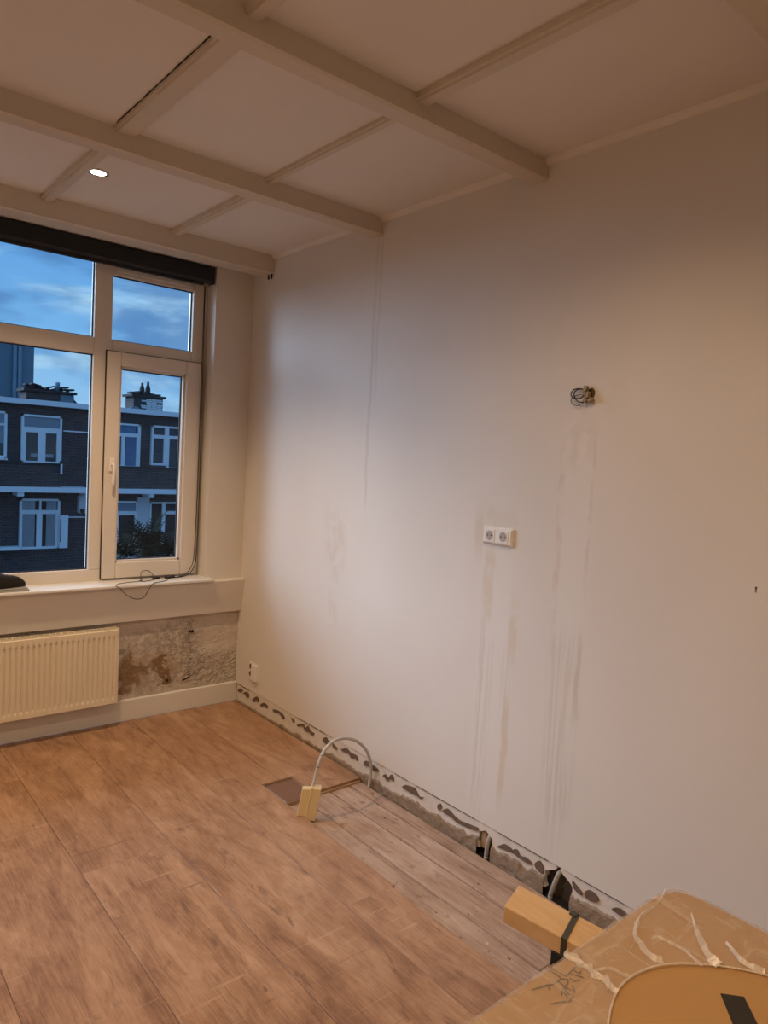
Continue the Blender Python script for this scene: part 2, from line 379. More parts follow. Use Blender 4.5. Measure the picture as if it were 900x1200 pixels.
def right_wall_mat():
    """smooth white plaster with filler streaks, yellow smears and scuffs; (y, z) are wall metres"""
    mt = bpy.data.materials.new('patched_white_plaster'); g = NG(nodes(mt))
    pos = g.new('ShaderNodeNewGeometry').outputs['Position']
    s = g.new('ShaderNodeSeparateXYZ', {0: pos}).outputs
    Y, Z = s[1], s[2]
    wob = g.noise(pos, 6.0, 4, 0.6)
    yw = g.math('ADD', Y, g.math('MULTIPLY', g.math('SUBTRACT', wob, 0.5), 0.05))
    zw = g.math('ADD', Z, g.math('MULTIPLY', g.math('SUBTRACT', wob, 0.5), 0.16))
    strk = g.noise(g.coord((1, 46, 1.4), src=pos), 1.6, 4, 0.6)
    blot = g.noise(g.coord((1, 9, 7), src=pos), 1.5, 4, 0.6)
    c = g.mix(g.noise(pos, 2.2, 4, 0.5), (0.66, 0.625, 0.595), (0.735, 0.695, 0.66))
    GREY, YEL, PALE, TAN = (0.53, 0.49, 0.445), (0.58, 0.48, 0.33), (0.75, 0.72, 0.70), (0.55, 0.475, 0.395)
    def band(y, hw, z0, z1, colr, amt, tex, lo=0.38, hi=0.62, slope=0.0):
        nonlocal c
        yy = g.math('SUBTRACT', yw, y)
        if slope: yy = g.math('SUBTRACT', yy, g.math('MULTIPLY', g.math('SUBTRACT', Z, (z0 + z1) / 2), slope))
        a = g.step(g.math('ABSOLUTE', yy), hw * 1.35, hw * 0.55)
        b = g.math('MULTIPLY', g.step(zw, z0 - 0.07, z0 + 0.07), g.step(zw, z1 + 0.07, z1 - 0.07))
        k = g.math('MULTIPLY', a, b)
        if tex is not None: k = g.math('MULTIPLY', k, g.step(tex, lo, hi))
        c = g.mix(g.math('MULTIPLY', k, amt * 0.8), c, colr)
    # below the double socket
    band(1.90, 0.085, 0.15, 1.27, PALE, 0.55, None)
    band(1.945, 0.03, 0.95, 1.28, YEL, 0.50, blot, 0.30, 0.55)
    band(1.955, 0.012, 0.15, 0.98, GREY, 0.55, strk, 0.35, 0.6)
    band(1.915, 0.03, 0.15, 0.90, GREY, 0.35, strk, 0.45, 0.62)
    band(1.80, 0.022, 0.85, 1.06, YEL, 0.50, blot, 0.30, 0.55)
    band(1.805, 0.016, 0.24, 0.66, YEL, 0.62, blot, 0.15, 0.5)
    band(1.82, 0.02, 0.60, 0.90, GREY, 0.4, strk, 0.42, 0.6)
    band(1.91, 0.09, 1.372, 1.415, YEL, 0.55, blot, 0.28, 0.50)
    band(2.015, 0.025, 1.25, 1.40, YEL, 0.5, blot, 0.25, 0.5)
    # chase filled below the loose wires
    band(1.545, 0.075, 0.95, 1.78, PALE, 0.45, None, slope=0.02)
    band(1.612, 0.014, 0.90, 1.70, TAN, 0.50, blot, 0.38, 0.62, slope=0.03)
    band(1.483, 0.008, 1.15, 1.75, GREY, 0.45, blot, 0.38, 0.6)
    band(1.54, 0.07, 0.30, 0.98, GREY, 0.50, strk, 0.42, 0.60)
    band(1.485, 0.010, 0.70, 1.00, TAN, 0.6, blot, 0.2, 0.5)
    band(1.545, 0.05, 0.12, 0.50, GREY, 0.30, strk, 0.42, 0.62)
    band(1.55, 0.06, 1.62, 1.82, GREY, 0.35, blot, 0.42, 0.6)
    # patches nearer the window and the seam under the second beam
    band(3.03, 0.10, 1.03, 1.30, TAN, 0.42, blot, 0.36, 0.56)
    band(3.02, 0.04, 0.72, 1.05, GREY, 0.35, blot, 0.42, 0.6)
    band(2.80, 0.012, 1.4, 2.72, TAN, 0.5, strk, 0.25, 0.5)
    band(2.765, 0.010, 1.9, 2.72, GREY, 0.40, strk, 0.3, 0.5)
    band(1.42, 0.05, 1.84, 1.91, TAN, 0.30, blot, 0.3, 0.6)
    p = g.new('ShaderNodeBsdfPrincipled', {'Base Color': c, 'Roughness': 0.62, 'Specular IOR Level': 0.3})
    hgt = g.math('ADD', g.math('MULTIPLY', g.noise(pos, 38, 5, 0.6), 0.5), g.math('MULTIPLY', strk, 0.35))
    b = g.new('ShaderNodeBump', {'Height': hgt, 'Strength': 0.10, 'Distance': 0.004}); g.put(p.inputs['Normal'], b.outputs[0])
    g.new('ShaderNodeOutputMaterial', {'Surface': p.outputs[0]}); return mt
M_rwall = right_wall_mat()

def damaged_wall_mat():
    """rough plaster under the sill: brown bare patches, mould specks, coarse relief low down on the right"""
    mt = bpy.data.materials.new('damaged_plaster'); g = NG(nodes(mt))
    pos = g.new('ShaderNodeNewGeometry').outputs['Position']
    s = g.new('ShaderNodeSeparateXYZ', {0: pos}).outputs; X, Z = s[0], s[2]
    wob = g.noise(pos, 18, 5, 0.65)
    w = g.math('MULTIPLY', g.math('SUBTRACT', wob, 0.5), 0.16)
    xw = g.math('ADD', X, w); zw = g.math('ADD', Z, w)
    spec = g.noise(pos, 26, 7, 0.75); blot = g.noise(pos, 11, 4, 0.6)
    c = g.mix(g.noise(pos, 9, 5, 0.6), (0.50, 0.43, 0.37), (0.66, 0.60, 0.54))
    def blob(x, z, rx, rz, colr, amt, tex=None, lo=0.35, hi=0.6):
        nonlocal c
        dx = g.math('DIVIDE', g.math('SUBTRACT', xw, x), rx); dz = g.math('DIVIDE', g.math('SUBTRACT', zw, z), rz)
        d = g.math('ADD', g.math('MULTIPLY', dx, dx), g.math('MULTIPLY', dz, dz))
        k = g.step(d, 1.25, 0.6)
        if tex is not None: k = g.math('MULTIPLY', k, g.step(tex, lo, hi))
        c = g.mix(g.math('MULTIPLY', k, amt), c, colr)
    BR, GR, DK = (0.22, 0.135, 0.075), (0.30, 0.26, 0.225), (0.16, 0.12, 0.09)
    blob(-0.56, 0.32, 0.34, 0.22, GR, 0.55, spec, 0.40, 0.60)
    blob(-0.40, 0.40, 0.16, 0.20, GR, 0.55, spec, 0.42, 0.58)
    blob(-0.335, 0.44, 0.035, 0.13, DK, 0.45, spec, 0.35, 0.6)
    blob(-0.60, 0.27, 0.22, 0.10, (0.40, 0.30, 0.21), 0.7, blot, 0.35, 0.55)
    blob(-0.72, 0.26, 0.05, 0.13, BR, 0.85, blot, 0.25, 0.45)
    blob(-0.64, 0.285, 0.09, 0.022, BR, 0.75, spec, 0.34, 0.50)
    blob(-0.535, 0.305, 0.05, 0.035, BR, 0.9, spec, 0.30, 0.46)
    blob(-0.50, 0.255, 0.042, 0.05, BR, 0.9, spec, 0.30, 0.46)
    blob(-0.467, 0.205, 0.045, 0.035, BR, 0.95)
    blob(-0.655, 0.22, 0.022, 0.05, BR, 0.6, blot, 0.3, 0.5)
    blob(-0.744, 0.414, 0.020, 0.024, GR, 0.9)
    blob(-0.36, 0.21, 0.10, 0.02, DK, 0.5, spec, 0.42, 0.6)
    coarse = g.math('MULTIPLY', g.step(X, -0.38, -0.28), g.step(Z, 0.40, 0.30))
    hgt = g.math('ADD', g.math('MULTIPLY', g.noise(pos, 60, 4, 0.6), 0.35), g.math('MULTIPLY', g.noise(pos, 42, 3, 0.5, 0.6), g.math('MULTIPLY', coarse, 1.6)))
    p = g.new('ShaderNodeBsdfPrincipled', {'Base Color': c, 'Roughness': 0.9, 'Specular IOR Level': 0.2})
    b = g.new('ShaderNodeBump', {'Height': hgt, 'Strength': 1.0, 'Distance': 0.026}); g.put(p.inputs['Normal'], b.outputs[0])
    g.new('ShaderNodeOutputMaterial', {'Surface': p.outputs[0]}); return mt
M_damage = damaged_wall_mat()

def card_mat():
    mt = bpy.data.materials.new('brown_cardboard'); g = NG(nodes(mt))
    oc = g.new('ShaderNodeTexCoord').outputs['Object']
    n = g.noise(oc, 4, 4); fl = g.noise(g.coord((4, 90, 4), src=oc), 2, 3)
    c = g.mix(n, (0.40, 0.225, 0.085), (0.50, 0.30, 0.125)); c = g.mix(g.math('MULTIPLY', fl, 0.25), c, (0.36, 0.20, 0.08))
    p = g.new('ShaderNodeBsdfPrincipled', {'Base Color': c, 'Roughness': 0.7, 'Specular IOR Level': 0.25})
    g.new('ShaderNodeOutputMaterial', {'Surface': p.outputs[0]}); return mt
M_card = card_mat()

def film_mat(name, lo, hi, tint, sheen):
    """milky stretch film: part see-through, part pale haze, stretched wrinkles, a soft sheen"""
    mt = bpy.data.materials.new(name); g = NG(nodes(mt))
    oc = g.new('ShaderNodeTexCoord').outputs['Object']
    wr = g.noise(g.coord((5, 16, 5), src=oc), 2.0, 5, 0.6, 1.0)
    wr2 = g.noise(g.coord((22, 5, 22), (3, 1, 0), src=oc), 1.5, 4, 0.55, 0.8)
    f = g.step(g.math('MAXIMUM', wr, wr2), 0.42, 0.78, lo, hi)
    b = g.new('ShaderNodeBump', {'Height': g.math('ADD', wr, g.math('MULTIPLY', wr2, 0.6)), 'Strength': 0.22, 'Distance': 0.005})
    t = g.new('ShaderNodeBsdfTransparent', {'Color': (0.98, 0.97, 0.96)})
    d = g.new('ShaderNodeBsdfDiffuse', {'Color': tint, 'Normal': b.outputs[0]})
    mx = g.new('ShaderNodeMixShader', {0: f, 1: t.outputs[0], 2: d.outputs[0]})
    gl = g.new('ShaderNodeBsdfGlossy', {'Color': (0.9, 0.9, 0.9), 'Roughness': 0.34, 'Normal': b.outputs[0]})
    mx2 = g.new('ShaderNodeMixShader', {0: sheen, 1: mx.outputs[0], 2: gl.outputs[0]})
    g.new('ShaderNodeOutputMaterial', {'Surface': mx2.outputs[0]}); return mt
M_film = film_mat('stretch_film', 0.16, 0.44, (0.80, 0.68, 0.56), 0.05)
M_crease = film_mat('bunched_film', 0.35, 0.75, (0.92, 0.84, 0.75), 0.10)

# ------------------------------------------------------------------ room shell
LX, FY, WY, CZ = -3.35, -2.6, 4.02, 2.775     # left wall, wall behind the camera, window wall, ceiling
H = 2.775
rng = random.Random(5)

b = MB(); b.box(LX - 0.1, 0.12, FY - 0.1, WY + 0.03, -0.10, -0.036)
floor = struct(b.build('floor', M_dark), 'dark sub-floor carrying the oak laminate and the bare old floorboards', 'floor')

# laminate planks, running to the window
def lam(x0, x1, y0, y1):
    q = MB(); xa, xb, c = x0 + 0.0008, x1 - 0.0008, 0.0015
    q.extrude([(xa, y0 + 0.0002, -0.012), (xa, y0 + 0.0002, -c * 0.6), (xa + c, y0 + 0.0002, 0), (xb - c, y0 + 0.0002, 0), (xb, y0 + 0.0002, -c * 0.6), (xb, y0 + 0.0002, -0.012)], (0, y1 - y0 - 0.0004, 0))
    q.build('plank', M_lam, floor, loc=((x0 + x1) / 2, (y0 + y1) / 2, 0))
seams = [-0.36, -0.69, -1.033, -1.388, -1.735, -2.08, -2.425, -2.77, -3.115, LX]
ends = {0: [3.35], 1: [3.62], 2: [2.62, 0.5], 3: [3.55, 1.42, -0.8], 4: [2.85, 0.7], 5: [3.5, 1.3], 6: [2.4, 0.2], 7: [3.2, 1.0], 8: [2.0, 0.0]}
YT = 4.018
lam(-0.293, -0.012, 2.69, 2.89); lam(-0.36, -0.012, 2.89, YT)
lam(-0.69, -0.36, 2.89, YT); lam(-0.69, -0.465, 1.9, 2.89)
lam(-0.69, -0.478, -0.2, 1.9); lam(-0.69, -0.478, FY, -0.2)
for i in range(1, 9):
    cuts = [YT] + ends[i] + [FY]
    for a, c in zip(cuts[:-1], cuts[1:]): lam(seams[i + 1], seams[i], c, a)
# thin underlay peeping out from under the cut edge
MB().box(-0.30, -0.02, 2.680, 2.9, -0.0205, -0.0125).build('underlay', M_hdf, floor)
MB().box(-0.60, -0.48, FY, 2.66, -0.0205, -0.0125).build('underlay', M_hdf, floor)
MB().box(LX, -0.61, FY, YT, -0.035, -0.0125).build('underlay', M_hdf, floor)
# hatch plate in the rectangular cut-out
q = MB(); q.cbox(-0.455, -0.302, 2.684, 2.878, -0.016, -0.0065, 0.003); hp = q.build('hatch_plate', M_plate, floor)
hp['label'] = 'reddish brown plate lying in the cut-out'
q = MB()
for bx in ((-0.4648, -0.4622, 2.675, 2.889), (-0.2958, -0.2932, 2.675, 2.889), (-0.464, -0.294, 2.671, 2.6735), (-0.464, -0.294, 2.8865, 2.889)): q.box(*bx, -0.02, -0.003)
q.build('hatch_rim', M_hdf, floor)
# old floorboards
bseams = [(-0.64, -0.5), (-0.496, -0.3575), (-0.3535, -0.2095), (-0.2015, -0.0885), (-0.0845, -0.016)]
for i, (x0, x1) in enumerate(bseams):
    cuts = [2.72, [0.9, 1.25, 1.9, 0.45, 1.1][i] - 0.6, FY]
    for a, c in zip(cuts[:-1], cuts[1:]):
        q = MB(); q.cbox(x0, x1, c + 0.001, a - 0.001, -0.036, -0.0205 + rng.uniform(-0.001, 0.001), 0.002)
        q.build('floorboard', M_board, floor, loc=((x0 + x1) / 2, (a + c) / 2, -0.02))

# ceiling
b = MB(); b.box(LX - 0.1, 0.12, FY - 0.1, WY + 0.3, CZ, CZ + 0.12)
ceil = struct(b.build('ceiling', M_ceil), 'off-white panelled ceiling divided by beams and thin battens', 'ceiling')

# right wall: finished plaster above, bare strip where the skirting was torn off
b = MB(); b.box(0.0, 0.14, FY - 0.1, WY + 0.3, 0.112, CZ)
wr = struct(b.build('wall_right', M_rwall, loc=(0, 0, 0)), 'long white plaster wall with filler streaks and a torn-off skirting line', 'wall')
MB().box(0.05, 0.14, FY, WY + 0.03, -0.1, 0.112).build('recess_back', M_recess, wr)
gaps = [(1.830, 1.906), (1.440, 1.562)]
def outside(y): return all(not (a < y < c) for a, c in gaps)
def strip_top(y, ztop, amp, seed): return ztop + amp * (vnoise(y * 26, 0.3, seed) - 0.5) + amp * 0.6 * (vnoise(y * 90, 0.7, seed) - 0.5)
segs = [(FY, 1.440), (1.562, 1.830), (1.906, WY + 0.02)]
for y0, y1 in segs:
    n = max(6, int((y1 - y0) / 0.012))
    q = MB()
    def pf(u, v, x=None):
        y = y0 + (y1 - y0) * u; z = v * 0.1125; e0 = max(0, 1 - (y - y0) / 0.09); e1 = max(0, 1 - (y1 - y) / 0.09)
        k = min(1, max(0, (z - 0.050) / 0.045)); k = k * k * 0.055 + 0.016 * (vnoise(z * 60, y0, 5) - 0.6)
        if y0 > FY: y -= e0 * k
        if y1 < 3.0: y += e1 * k
        return (0.0035 + 0.0025 * (vnoise(y * 40, v * 7, 3) - 0.5) if x is None else x, y, z)
    q.grid(pf, n, 10); q.grid(lambda u, v: pf(u, v, 0.03), n, 10)
    for uu in (0.0, 1.0): q.grid(lambda a, v: pf(uu, v, 0.0035 + 0.0265 * a), 1, 10)
    q.build('plaster_strip', M_strip, wr)
    # rough mortar foot, taller towards the camera
    def top(y):
        base = 0.006 + 0.030 * min(1, max(0, (3.7 - y) / 1.8)) + (0.014 * max(0, vnoise(y * 7, 0.2, 12) - 0.35) if y < 1.85 else 0)
        return max(0.006, strip_top(y, base, 0.022, 9))
    q = MB(); n = max(8, int((y1 - y0) / 0.008))
    def cf(u, v):
        y = y0 + (y1 - y0) * u; t = top(y); z = -0.03 + (t + 0.03) * min(1, v / 0.8)
        x = (-0.007 + 0.006 * (vnoise(y * 45, z * 60, 4) - 0.3)) if v < 0.85 else 0.006
        return (x, y, z)
    q.grid(cf, n, 7, smooth=False); q.build('mortar_strip', M_conc, wr)
# thin dark line where the plaster ends above the bare strip
for y0, y1, zz in ((3.30, 3.03, 0.1115), (4.0, 3.86, 0.111), (2.45, 2.36, 0.112), (2.30, 1.93, 0.1115), (1.80, 1.55, 0.1115), (1.43, 1.22, 0.112)):
    MB().box(-0.0012, 0.003, y1, y0, zz - 0.0017, zz).build('plaster_crack', M_dark, wr)
# brown adhesive dabs
DABS = [[(4.0, 0.07), (3.981, 0.086), (3.948, 0.087), (3.947, 0.075), (3.971, 0.064), (3.995, 0.061)],
[(3.93, 0.068), (3.9, 0.087), (3.863, 0.084), (3.866, 0.059), (3.893, 0.059), (3.907, 0.071)],
[(3.812, 0.064), (3.768, 0.096), (3.734, 0.087), (3.739, 0.068), (3.766, 0.069), (3.803, 0.054)],
[(3.713, 0.062), (3.677, 0.083), (3.633, 0.079), (3.639, 0.064), (3.669, 0.068), (3.704, 0.053)],
[(3.568, 0.076), (3.52, 0.087), (3.464, 0.082), (3.439, 0.068), (3.455, 0.057), (3.498, 0.075), (3.553, 0.066)],
[(3.368, 0.087), (3.345, 0.091), (3.33, 0.078), (3.343, 0.07), (3.357, 0.08)],
[(3.304, 0.068), (3.242, 0.095), (3.222, 0.077), (3.193, 0.098), (3.167, 0.078), (3.132, 0.076), (3.147, 0.06), (3.178, 0.067), (3.214, 0.062), (3.247, 0.08), (3.291, 0.065)],
[(3.047, 0.074), (3.019, 0.093), (2.995, 0.081), (2.959, 0.094), (2.972, 0.076), (2.999, 0.058), (3.034, 0.061)],
[(2.956, 0.081), (2.933, 0.073), (2.914, 0.069), (2.931, 0.058), (2.948, 0.06)],
[(2.878, 0.076), (2.835, 0.097), (2.798, 0.088), (2.749, 0.089), (2.735, 0.07), (2.743, 0.064), (2.757, 0.073), (2.791, 0.063), (2.815, 0.077), (2.869, 0.071)],
[(2.688, 0.074), (2.668, 0.092), (2.618, 0.089), (2.576, 0.083), (2.571, 0.072), (2.615, 0.066), (2.641, 0.072), (2.678, 0.064)],
[(2.536, 0.066), (2.517, 0.08), (2.497, 0.071), (2.475, 0.095), (2.457, 0.089), (2.455, 0.069), (2.479, 0.072), (2.502, 0.053), (2.519, 0.063)],
[(2.391, 0.067), (2.369, 0.085), (2.313, 0.094), (2.29, 0.081), (2.272, 0.068), (2.248, 0.075), (2.261, 0.062), (2.289, 0.066), (2.322, 0.062), (2.356, 0.065), (2.381, 0.063)],
[(2.153, 0.077), (2.137, 0.091), (2.127, 0.076), (2.139, 0.06), (2.15, 0.063)],
[(2.119, 0.065), (2.096, 0.086), (2.07, 0.082), (2.02, 0.068), (1.954, 0.075), (1.912, 0.08), (1.912, 0.068), (1.971, 0.057), (2.028, 0.053), (2.068, 0.061), (2.103, 0.06)],
[(1.80, 0.05), (1.781, 0.066), (1.766, 0.077), (1.732, 0.076), (1.719, 0.065), (1.739, 0.059), (1.765, 0.056)],
[(1.725, 0.066), (1.71, 0.082), (1.695, 0.083), (1.683, 0.068), (1.652, 0.074), (1.62, 0.064), (1.64, 0.057), (1.671, 0.056), (1.704, 0.06)],
[(1.608, 0.074), (1.588, 0.092), (1.568, 0.074), (1.568, 0.051), (1.589, 0.05), (1.605, 0.059)],
[(1.436, 0.088), (1.405, 0.073), (1.390, 0.060), (1.405, 0.054), (1.430, 0.066)],
[(1.383, 0.073), (1.362, 0.091), (1.331, 0.084), (1.326, 0.068), (1.346, 0.057), (1.372, 0.054)],
[(1.27, 0.07), (1.24, 0.088), (1.2, 0.08), (1.16, 0.085), (1.13, 0.07), (1.18, 0.06), (1.23, 0.064)]]
def smooth_poly(p, n=4):
    k = len(p); out = []
    for i in range(k):
        p0, p1, p2, p3 = [Vector(p[(i + d) % k]) for d in (-1, 0, 1, 2)]
        for j in range(n):
            t = j / n; out.append(0.5 * (2 * p1 + (p2 - p0) * t + (2 * p0 - 5 * p1 + 4 * p2 - p3) * t * t + (3 * p1 - p0 - 3 * p2 + p3) * t ** 3))
    return out
for d in DABS:
    q = MB(); sp = smooth_poly(d); cy = sum(p.x for p in sp) / len(sp); cz = sum(p.y for p in sp) / len(sp)
    q.extrude([(0.006, p.x, p.y) for p in sp], (-0.008, 0, 0)); q.build('adhesive_patch', M_glue, wr, loc=(0, cy, cz))
MB().lathe([(0.0001, -0.002), (0.0030, -0.0015), (0.0035, 0.001)], (0, 0.891, 1.284), 'X', 10).box(-0.0012, 0.001, 0.8895, 0.8925, 1.270, 1.284).build('wall_plug', M_glue, wr)

# window wall: piers, lintel and parapet under the sill
b = MB()
WX0, WX1, WZ0, WZ1 = -2.80, -0.25, 0.80, 2.70
b.box(WX1, 0.0, WY, WY + 0.3, 0.60, CZ); b.box(LX - 0.1, WX0, WY, WY + 0.3, 0.60, CZ)
b.box(WX0, WX1, WY, WY + 0.3, WZ1, CZ)
wb = struct(b.build('wall_back', M_wall2, loc=(0, WY, 0)), 'white window wall with a deep reveal round the big window', 'wall')
MB().grid(lambda u, v: (LX + (0 - LX) * u, 4.04 + 0.003 * (vnoise(u * 90, v * 17, 6) - 0.5), 0.6 * v), 160, 30).box(LX, 0, 4.05, 4.32, 0, 0.80).build('damaged_parapet', M_damage, wb)['label'] = 'stained rough plaster below the sill'
for x, z, r in ((-0.313, 0.483, 0.008), (-0.330, 0.484, 0.007), (-0.468, 0.197, 0.008)):
    q = MB(); q.lathe([(0.0001, 0.002), (r * 0.7, 0.0), (r, -0.003), (r * 1.1, 0.003)], (x, 4.035, z), 'Y', 9); q.build('drill_hole', M_dark, wb)
q = MB(); q.extrude([(-0.372, 4.036, 0.184), (-0.335, 4.036, 0.196), (-0.318, 4.036, 0.206), (-0.330, 4.036, 0.190), (-0.365, 4.036, 0.178)], (0, 0.008, 0)); q.build('plaster_gouge', M_dark, wb)
b = MB(); b.box(LX - 0.12, LX, FY - 0.1, WY + 0.3, -0.1, CZ); wl = struct(b.build('wall_left', M_wall2), 'plain white wall on the far side of the room from the patched wall', 'wall')
b = MB(); b.box(LX - 0.1, 0.12, FY - 0.12, FY, -0.1, CZ); wf = struct(b.build('wall_front', M_wall2), 'plain white wall facing the window', 'wall')

# ledge boxed in below the sill (front leans in towards its foot), the sill board and skirting
b = MB(); b.extrude([(LX, 3.972, 0.797), (LX, 3.982, 0.803), (LX, 4.10, 0.803), (LX, 4.10, 0.592), (LX, 4.008, 0.592)], (-LX, 0, 0))
struct(b.build('trim_1', M_wall2), 'white boxed ledge running under the windowsill to the corner', 'ledge')
b = MB(); b.box(WX0 - 0.03, -0.222, 3.942, 4.135, 0.803, 0.819)
struct(b.build('trim_2', M_sill, bevel=0.004), 'smooth white windowsill board catching the blue daylight', 'windowsill')
b = MB(); b.extrude([(LX, 4.022, 0.0), (LX, 4.022, 0.118), (LX, 4.027, 0.124), (LX, 4.038, 0.124), (LX, 4.038, 0.0)], (-LX - 0.002, 0, 0))
struct(b.build('baseboard_back', M_skirt), 'white skirting board under the radiator and the stained plaster', 'skirting board')

# ceiling beams across the room
def beam(n, y0, y1, z0, label):
    b = MB(); prof = [(y0, CZ + 0.002), (y0, z0 + 0.016), (y0 - 0.006, z0 + 0.014), (y0 - 0.006, z0 + 0.006), (y0 + 0.004, z0), (y1 - 0.004, z0), (y1 + 0.006, z0 + 0.006), (y1 + 0.006, z0 + 0.014), (y1, z0 + 0.016), (y1, CZ + 0.002)]
    b.extrude([(LX, y, z) for y, z in prof], (-LX - 0.0, 0, 0))
    return struct(b.build('trim_%d' % n, M_trimpaint, loc=((LX) / 2, (y0 + y1) / 2, z0)), label, 'ceiling beam')
beam(3, 3.785, 3.90, 2.668, 'cream ceiling beam closest to the window, above the black blind')
beam(4, 2.772, 2.842, 2.690, 'cream ceiling beam second from the window, nearer the lit spotlight than the third')
beam(5, 1.788, 1.856, 2.698, 'cream ceiling beam third from the window, running over the middle of the room')
beam(6, 0.78, 0.85, 2.698, 'cream ceiling beam farthest from the window')
b = MB(); b.box(LX, 0, 3.90, WY, 2.712, CZ); b.box(LX, 0, 3.90, 3.95, 2.690, 2.712)
struct(b.build('trim_7', M_trimpaint), 'grey-cream stepped soffit board between the last beam and the window head', 'soffit')
# battens along the room, one set per bay
bays = [(2.842, 3.785, 0), (1.856, 2.772, 1), (0.85, 1.788, 2), (FY, 0.78, 3)]
ti = 8
BAT = {0: [(-1.292, -1.238, 'between the windowside beams, beside the lit spotlight'), (-0.642, -0.584, 'between the windowside beams, nearest the patched wall')],
       1: [(-1.298, -1.215, 'with a dark crack along it, second bay from the window'), (-0.660, -0.614, 'unbroken, second bay from the window, towards the patched wall')],
       2: [(-1.300, -1.245, 'in the third bay, away from the patched wall'), (-0.684, -0.624, 'in the third bay, towards the patched wall')]}
for y0, y1, k in bays[:3]:
    for x0, x1, lab in BAT[k]:
        b = MB(); zt = CZ - (0.026 if k != 1 else 0.020)
        b.extrude([(x0, y0, CZ + 0.001), (x0 + 0.001, y0, zt + 0.008), (x0 + 0.009, y0, zt + 0.007), (x0 + 0.011, y0, zt), (x1 - 0.011, y0, zt), (x1 - 0.009, y0, zt + 0.007), (x1 - 0.001, y0, zt + 0.008), (x1, y0, CZ + 0.001)], (0, y1 - y0, 0))
        t = struct(b.build('trim_%d' % ti, M_trimpaint), 'slim cream ceiling batten ' + lab, 'ceiling batten'); ti += 1
        if k == 1 and x0 < -1:
            n = 60; yy0, yy1 = 1.95, 2.74
            c1 = MB(); c1.grid(lambda u, v: (x0 - 0.001 - (0.002 + 0.004 * vnoise(u * 22, 1, 2)) * v, yy0 + (yy1 - yy0) * u, CZ - 0.0015), n, 1, smooth=False); c1.build('paint_crack', M_dark, t)
            c2 = MB(); c2.grid(lambda u, v: (x1 + 0.010 * vnoise(u * 9, 2, 5) - 0.004 + 0.0022 * v, yy0 + 0.03 + (yy1 - yy0 - 0.05) * u, CZ - 0.0015), n, 1, smooth=False); c2.build('flaked_edge', M_glue, t)
# slim cornice bead where ceiling meets the patched wall
for y0, y1, lab in ((2.842, 3.785, 'in the bay beside the window'), (1.856, 2.772, 'in the second bay'), (0.85, 1.788, 'in the bay over the double socket'), (FY, 0.78, 'in the bay farthest from the window')):
    b = MB(); b.extrude([(0.001, y0, CZ + 0.001), (-0.022, y0, CZ + 0.001), (-0.018, y0, CZ - 0.008), (-0.008, y0, CZ - 0.018), (0.001, y0, CZ - 0.022)], (0, y1 - y0, 0))
    struct(b.build('trim_%d' % ti, M_ceil), 'thin cornice bead above the patched wall ' + lab, 'cornice'); ti += 1
# two cut-off screw ends under the beam end by the window
br = thing('screw_bracket', 'tiny dark bracket with two screw ends under the beam end by the corner', 'bracket', (-0.012, 3.80, 2.640))
MB().box(-0.016, -0.0002, 3.80, 3.82, 2.664, 2.668).build('bracket_plate', M_conduit, br)
for yy in (3.79, 3.825): MB().lathe([(0.0001, 0.0), (0.005, 0.0), (0.005, 0.018), (0.007, 0.026)], (-0.012, yy, 2.642), 'Z', 8).build('screw', M_dark, br)

# ------------------------------------------------------------------ window
win = thing('window_1', 'large white window of fixed lights and one opening casement looking onto brick houses', 'window', (-1.5, 4.15, 0.81))
win['kind'] = 'structure'
FYa, FYb = 4.135, 4.20
b = MB()
b.box(WX0, WX1 - 0.003, FYa, FYb, 0.803, 0.885); b.box(WX0, WX1 - 0.003, FYa, FYb, 2.635, WZ1)
b.box(WX1 - 0.09, WX1 - 0.003, FYa, FYb, 0.885, 2.635); b.box(WX0, WX0 + 0.09, FYa, FYb, 0.885, 2.635)
b.build('window_frame', M_upvc, win, bevel=0.004)
MB().box(-0.918, -0.820, FYa, FYb, 0.885, 2.635).build('mullion', M_upvc, win, bevel=0.005)
MB().box(-2.19, -2.09, FYa, FYb, 0.885, 2.635).build('mullion', M_upvc, win, bevel=0.005)
for x0, x1, zz in ((-2.71, -2.19, (2.112, 2.192)), (-2.09, -0.918, (2.100, 2.194)), (-0.820, -0.34, (2.112, 2.192))):
    MB().box(x0, x1, FYa, FYb, *zz).build('transom', M_upvc, win, bevel=0.005)
MB().box(-0.820, -0.34, FYa + 0.008, FYb, 2.553, 2.635).build('vent_strip', M_upvc, win, bevel=0.004)
MB().box(-0.80, -0.36, FYa, FYa + 0.008, 2.575, 2.600).build('vent_cover', M_skirt, win, bevel=0.002)
def glazed(x0, x1, z0, z1, parent, yg=4.172):
    q = MB(); w = 0.006
    q.box(x0, x0 + w, yg - 0.012, yg - 0.004, z0, z1); q.box(x1 - w, x1, yg - 0.012, yg - 0.004, z0, z1); q.box(x0, x1, yg - 0.012, yg - 0.004, z0, z0 + w); q.box(x0, x1, yg - 0.012, yg - 0.004, z1 - w, z1)
    q.build('gasket', M_gasket, parent)
    MB().box(x0 - 0.004, x1 + 0.004, yg, yg + 0.004, z0 - 0.004, z1 + 0.004).build('pane', M_glass, parent)
glazed(-2.09, -0.918, 2.194, 2.635, win); glazed(-2.09, -0.918, 0.885, 2.100, win)
glazed(-0.820, -0.34, 2.192, 2.553, win); glazed(-2.71, -2.19, 2.192, 2.635, win)
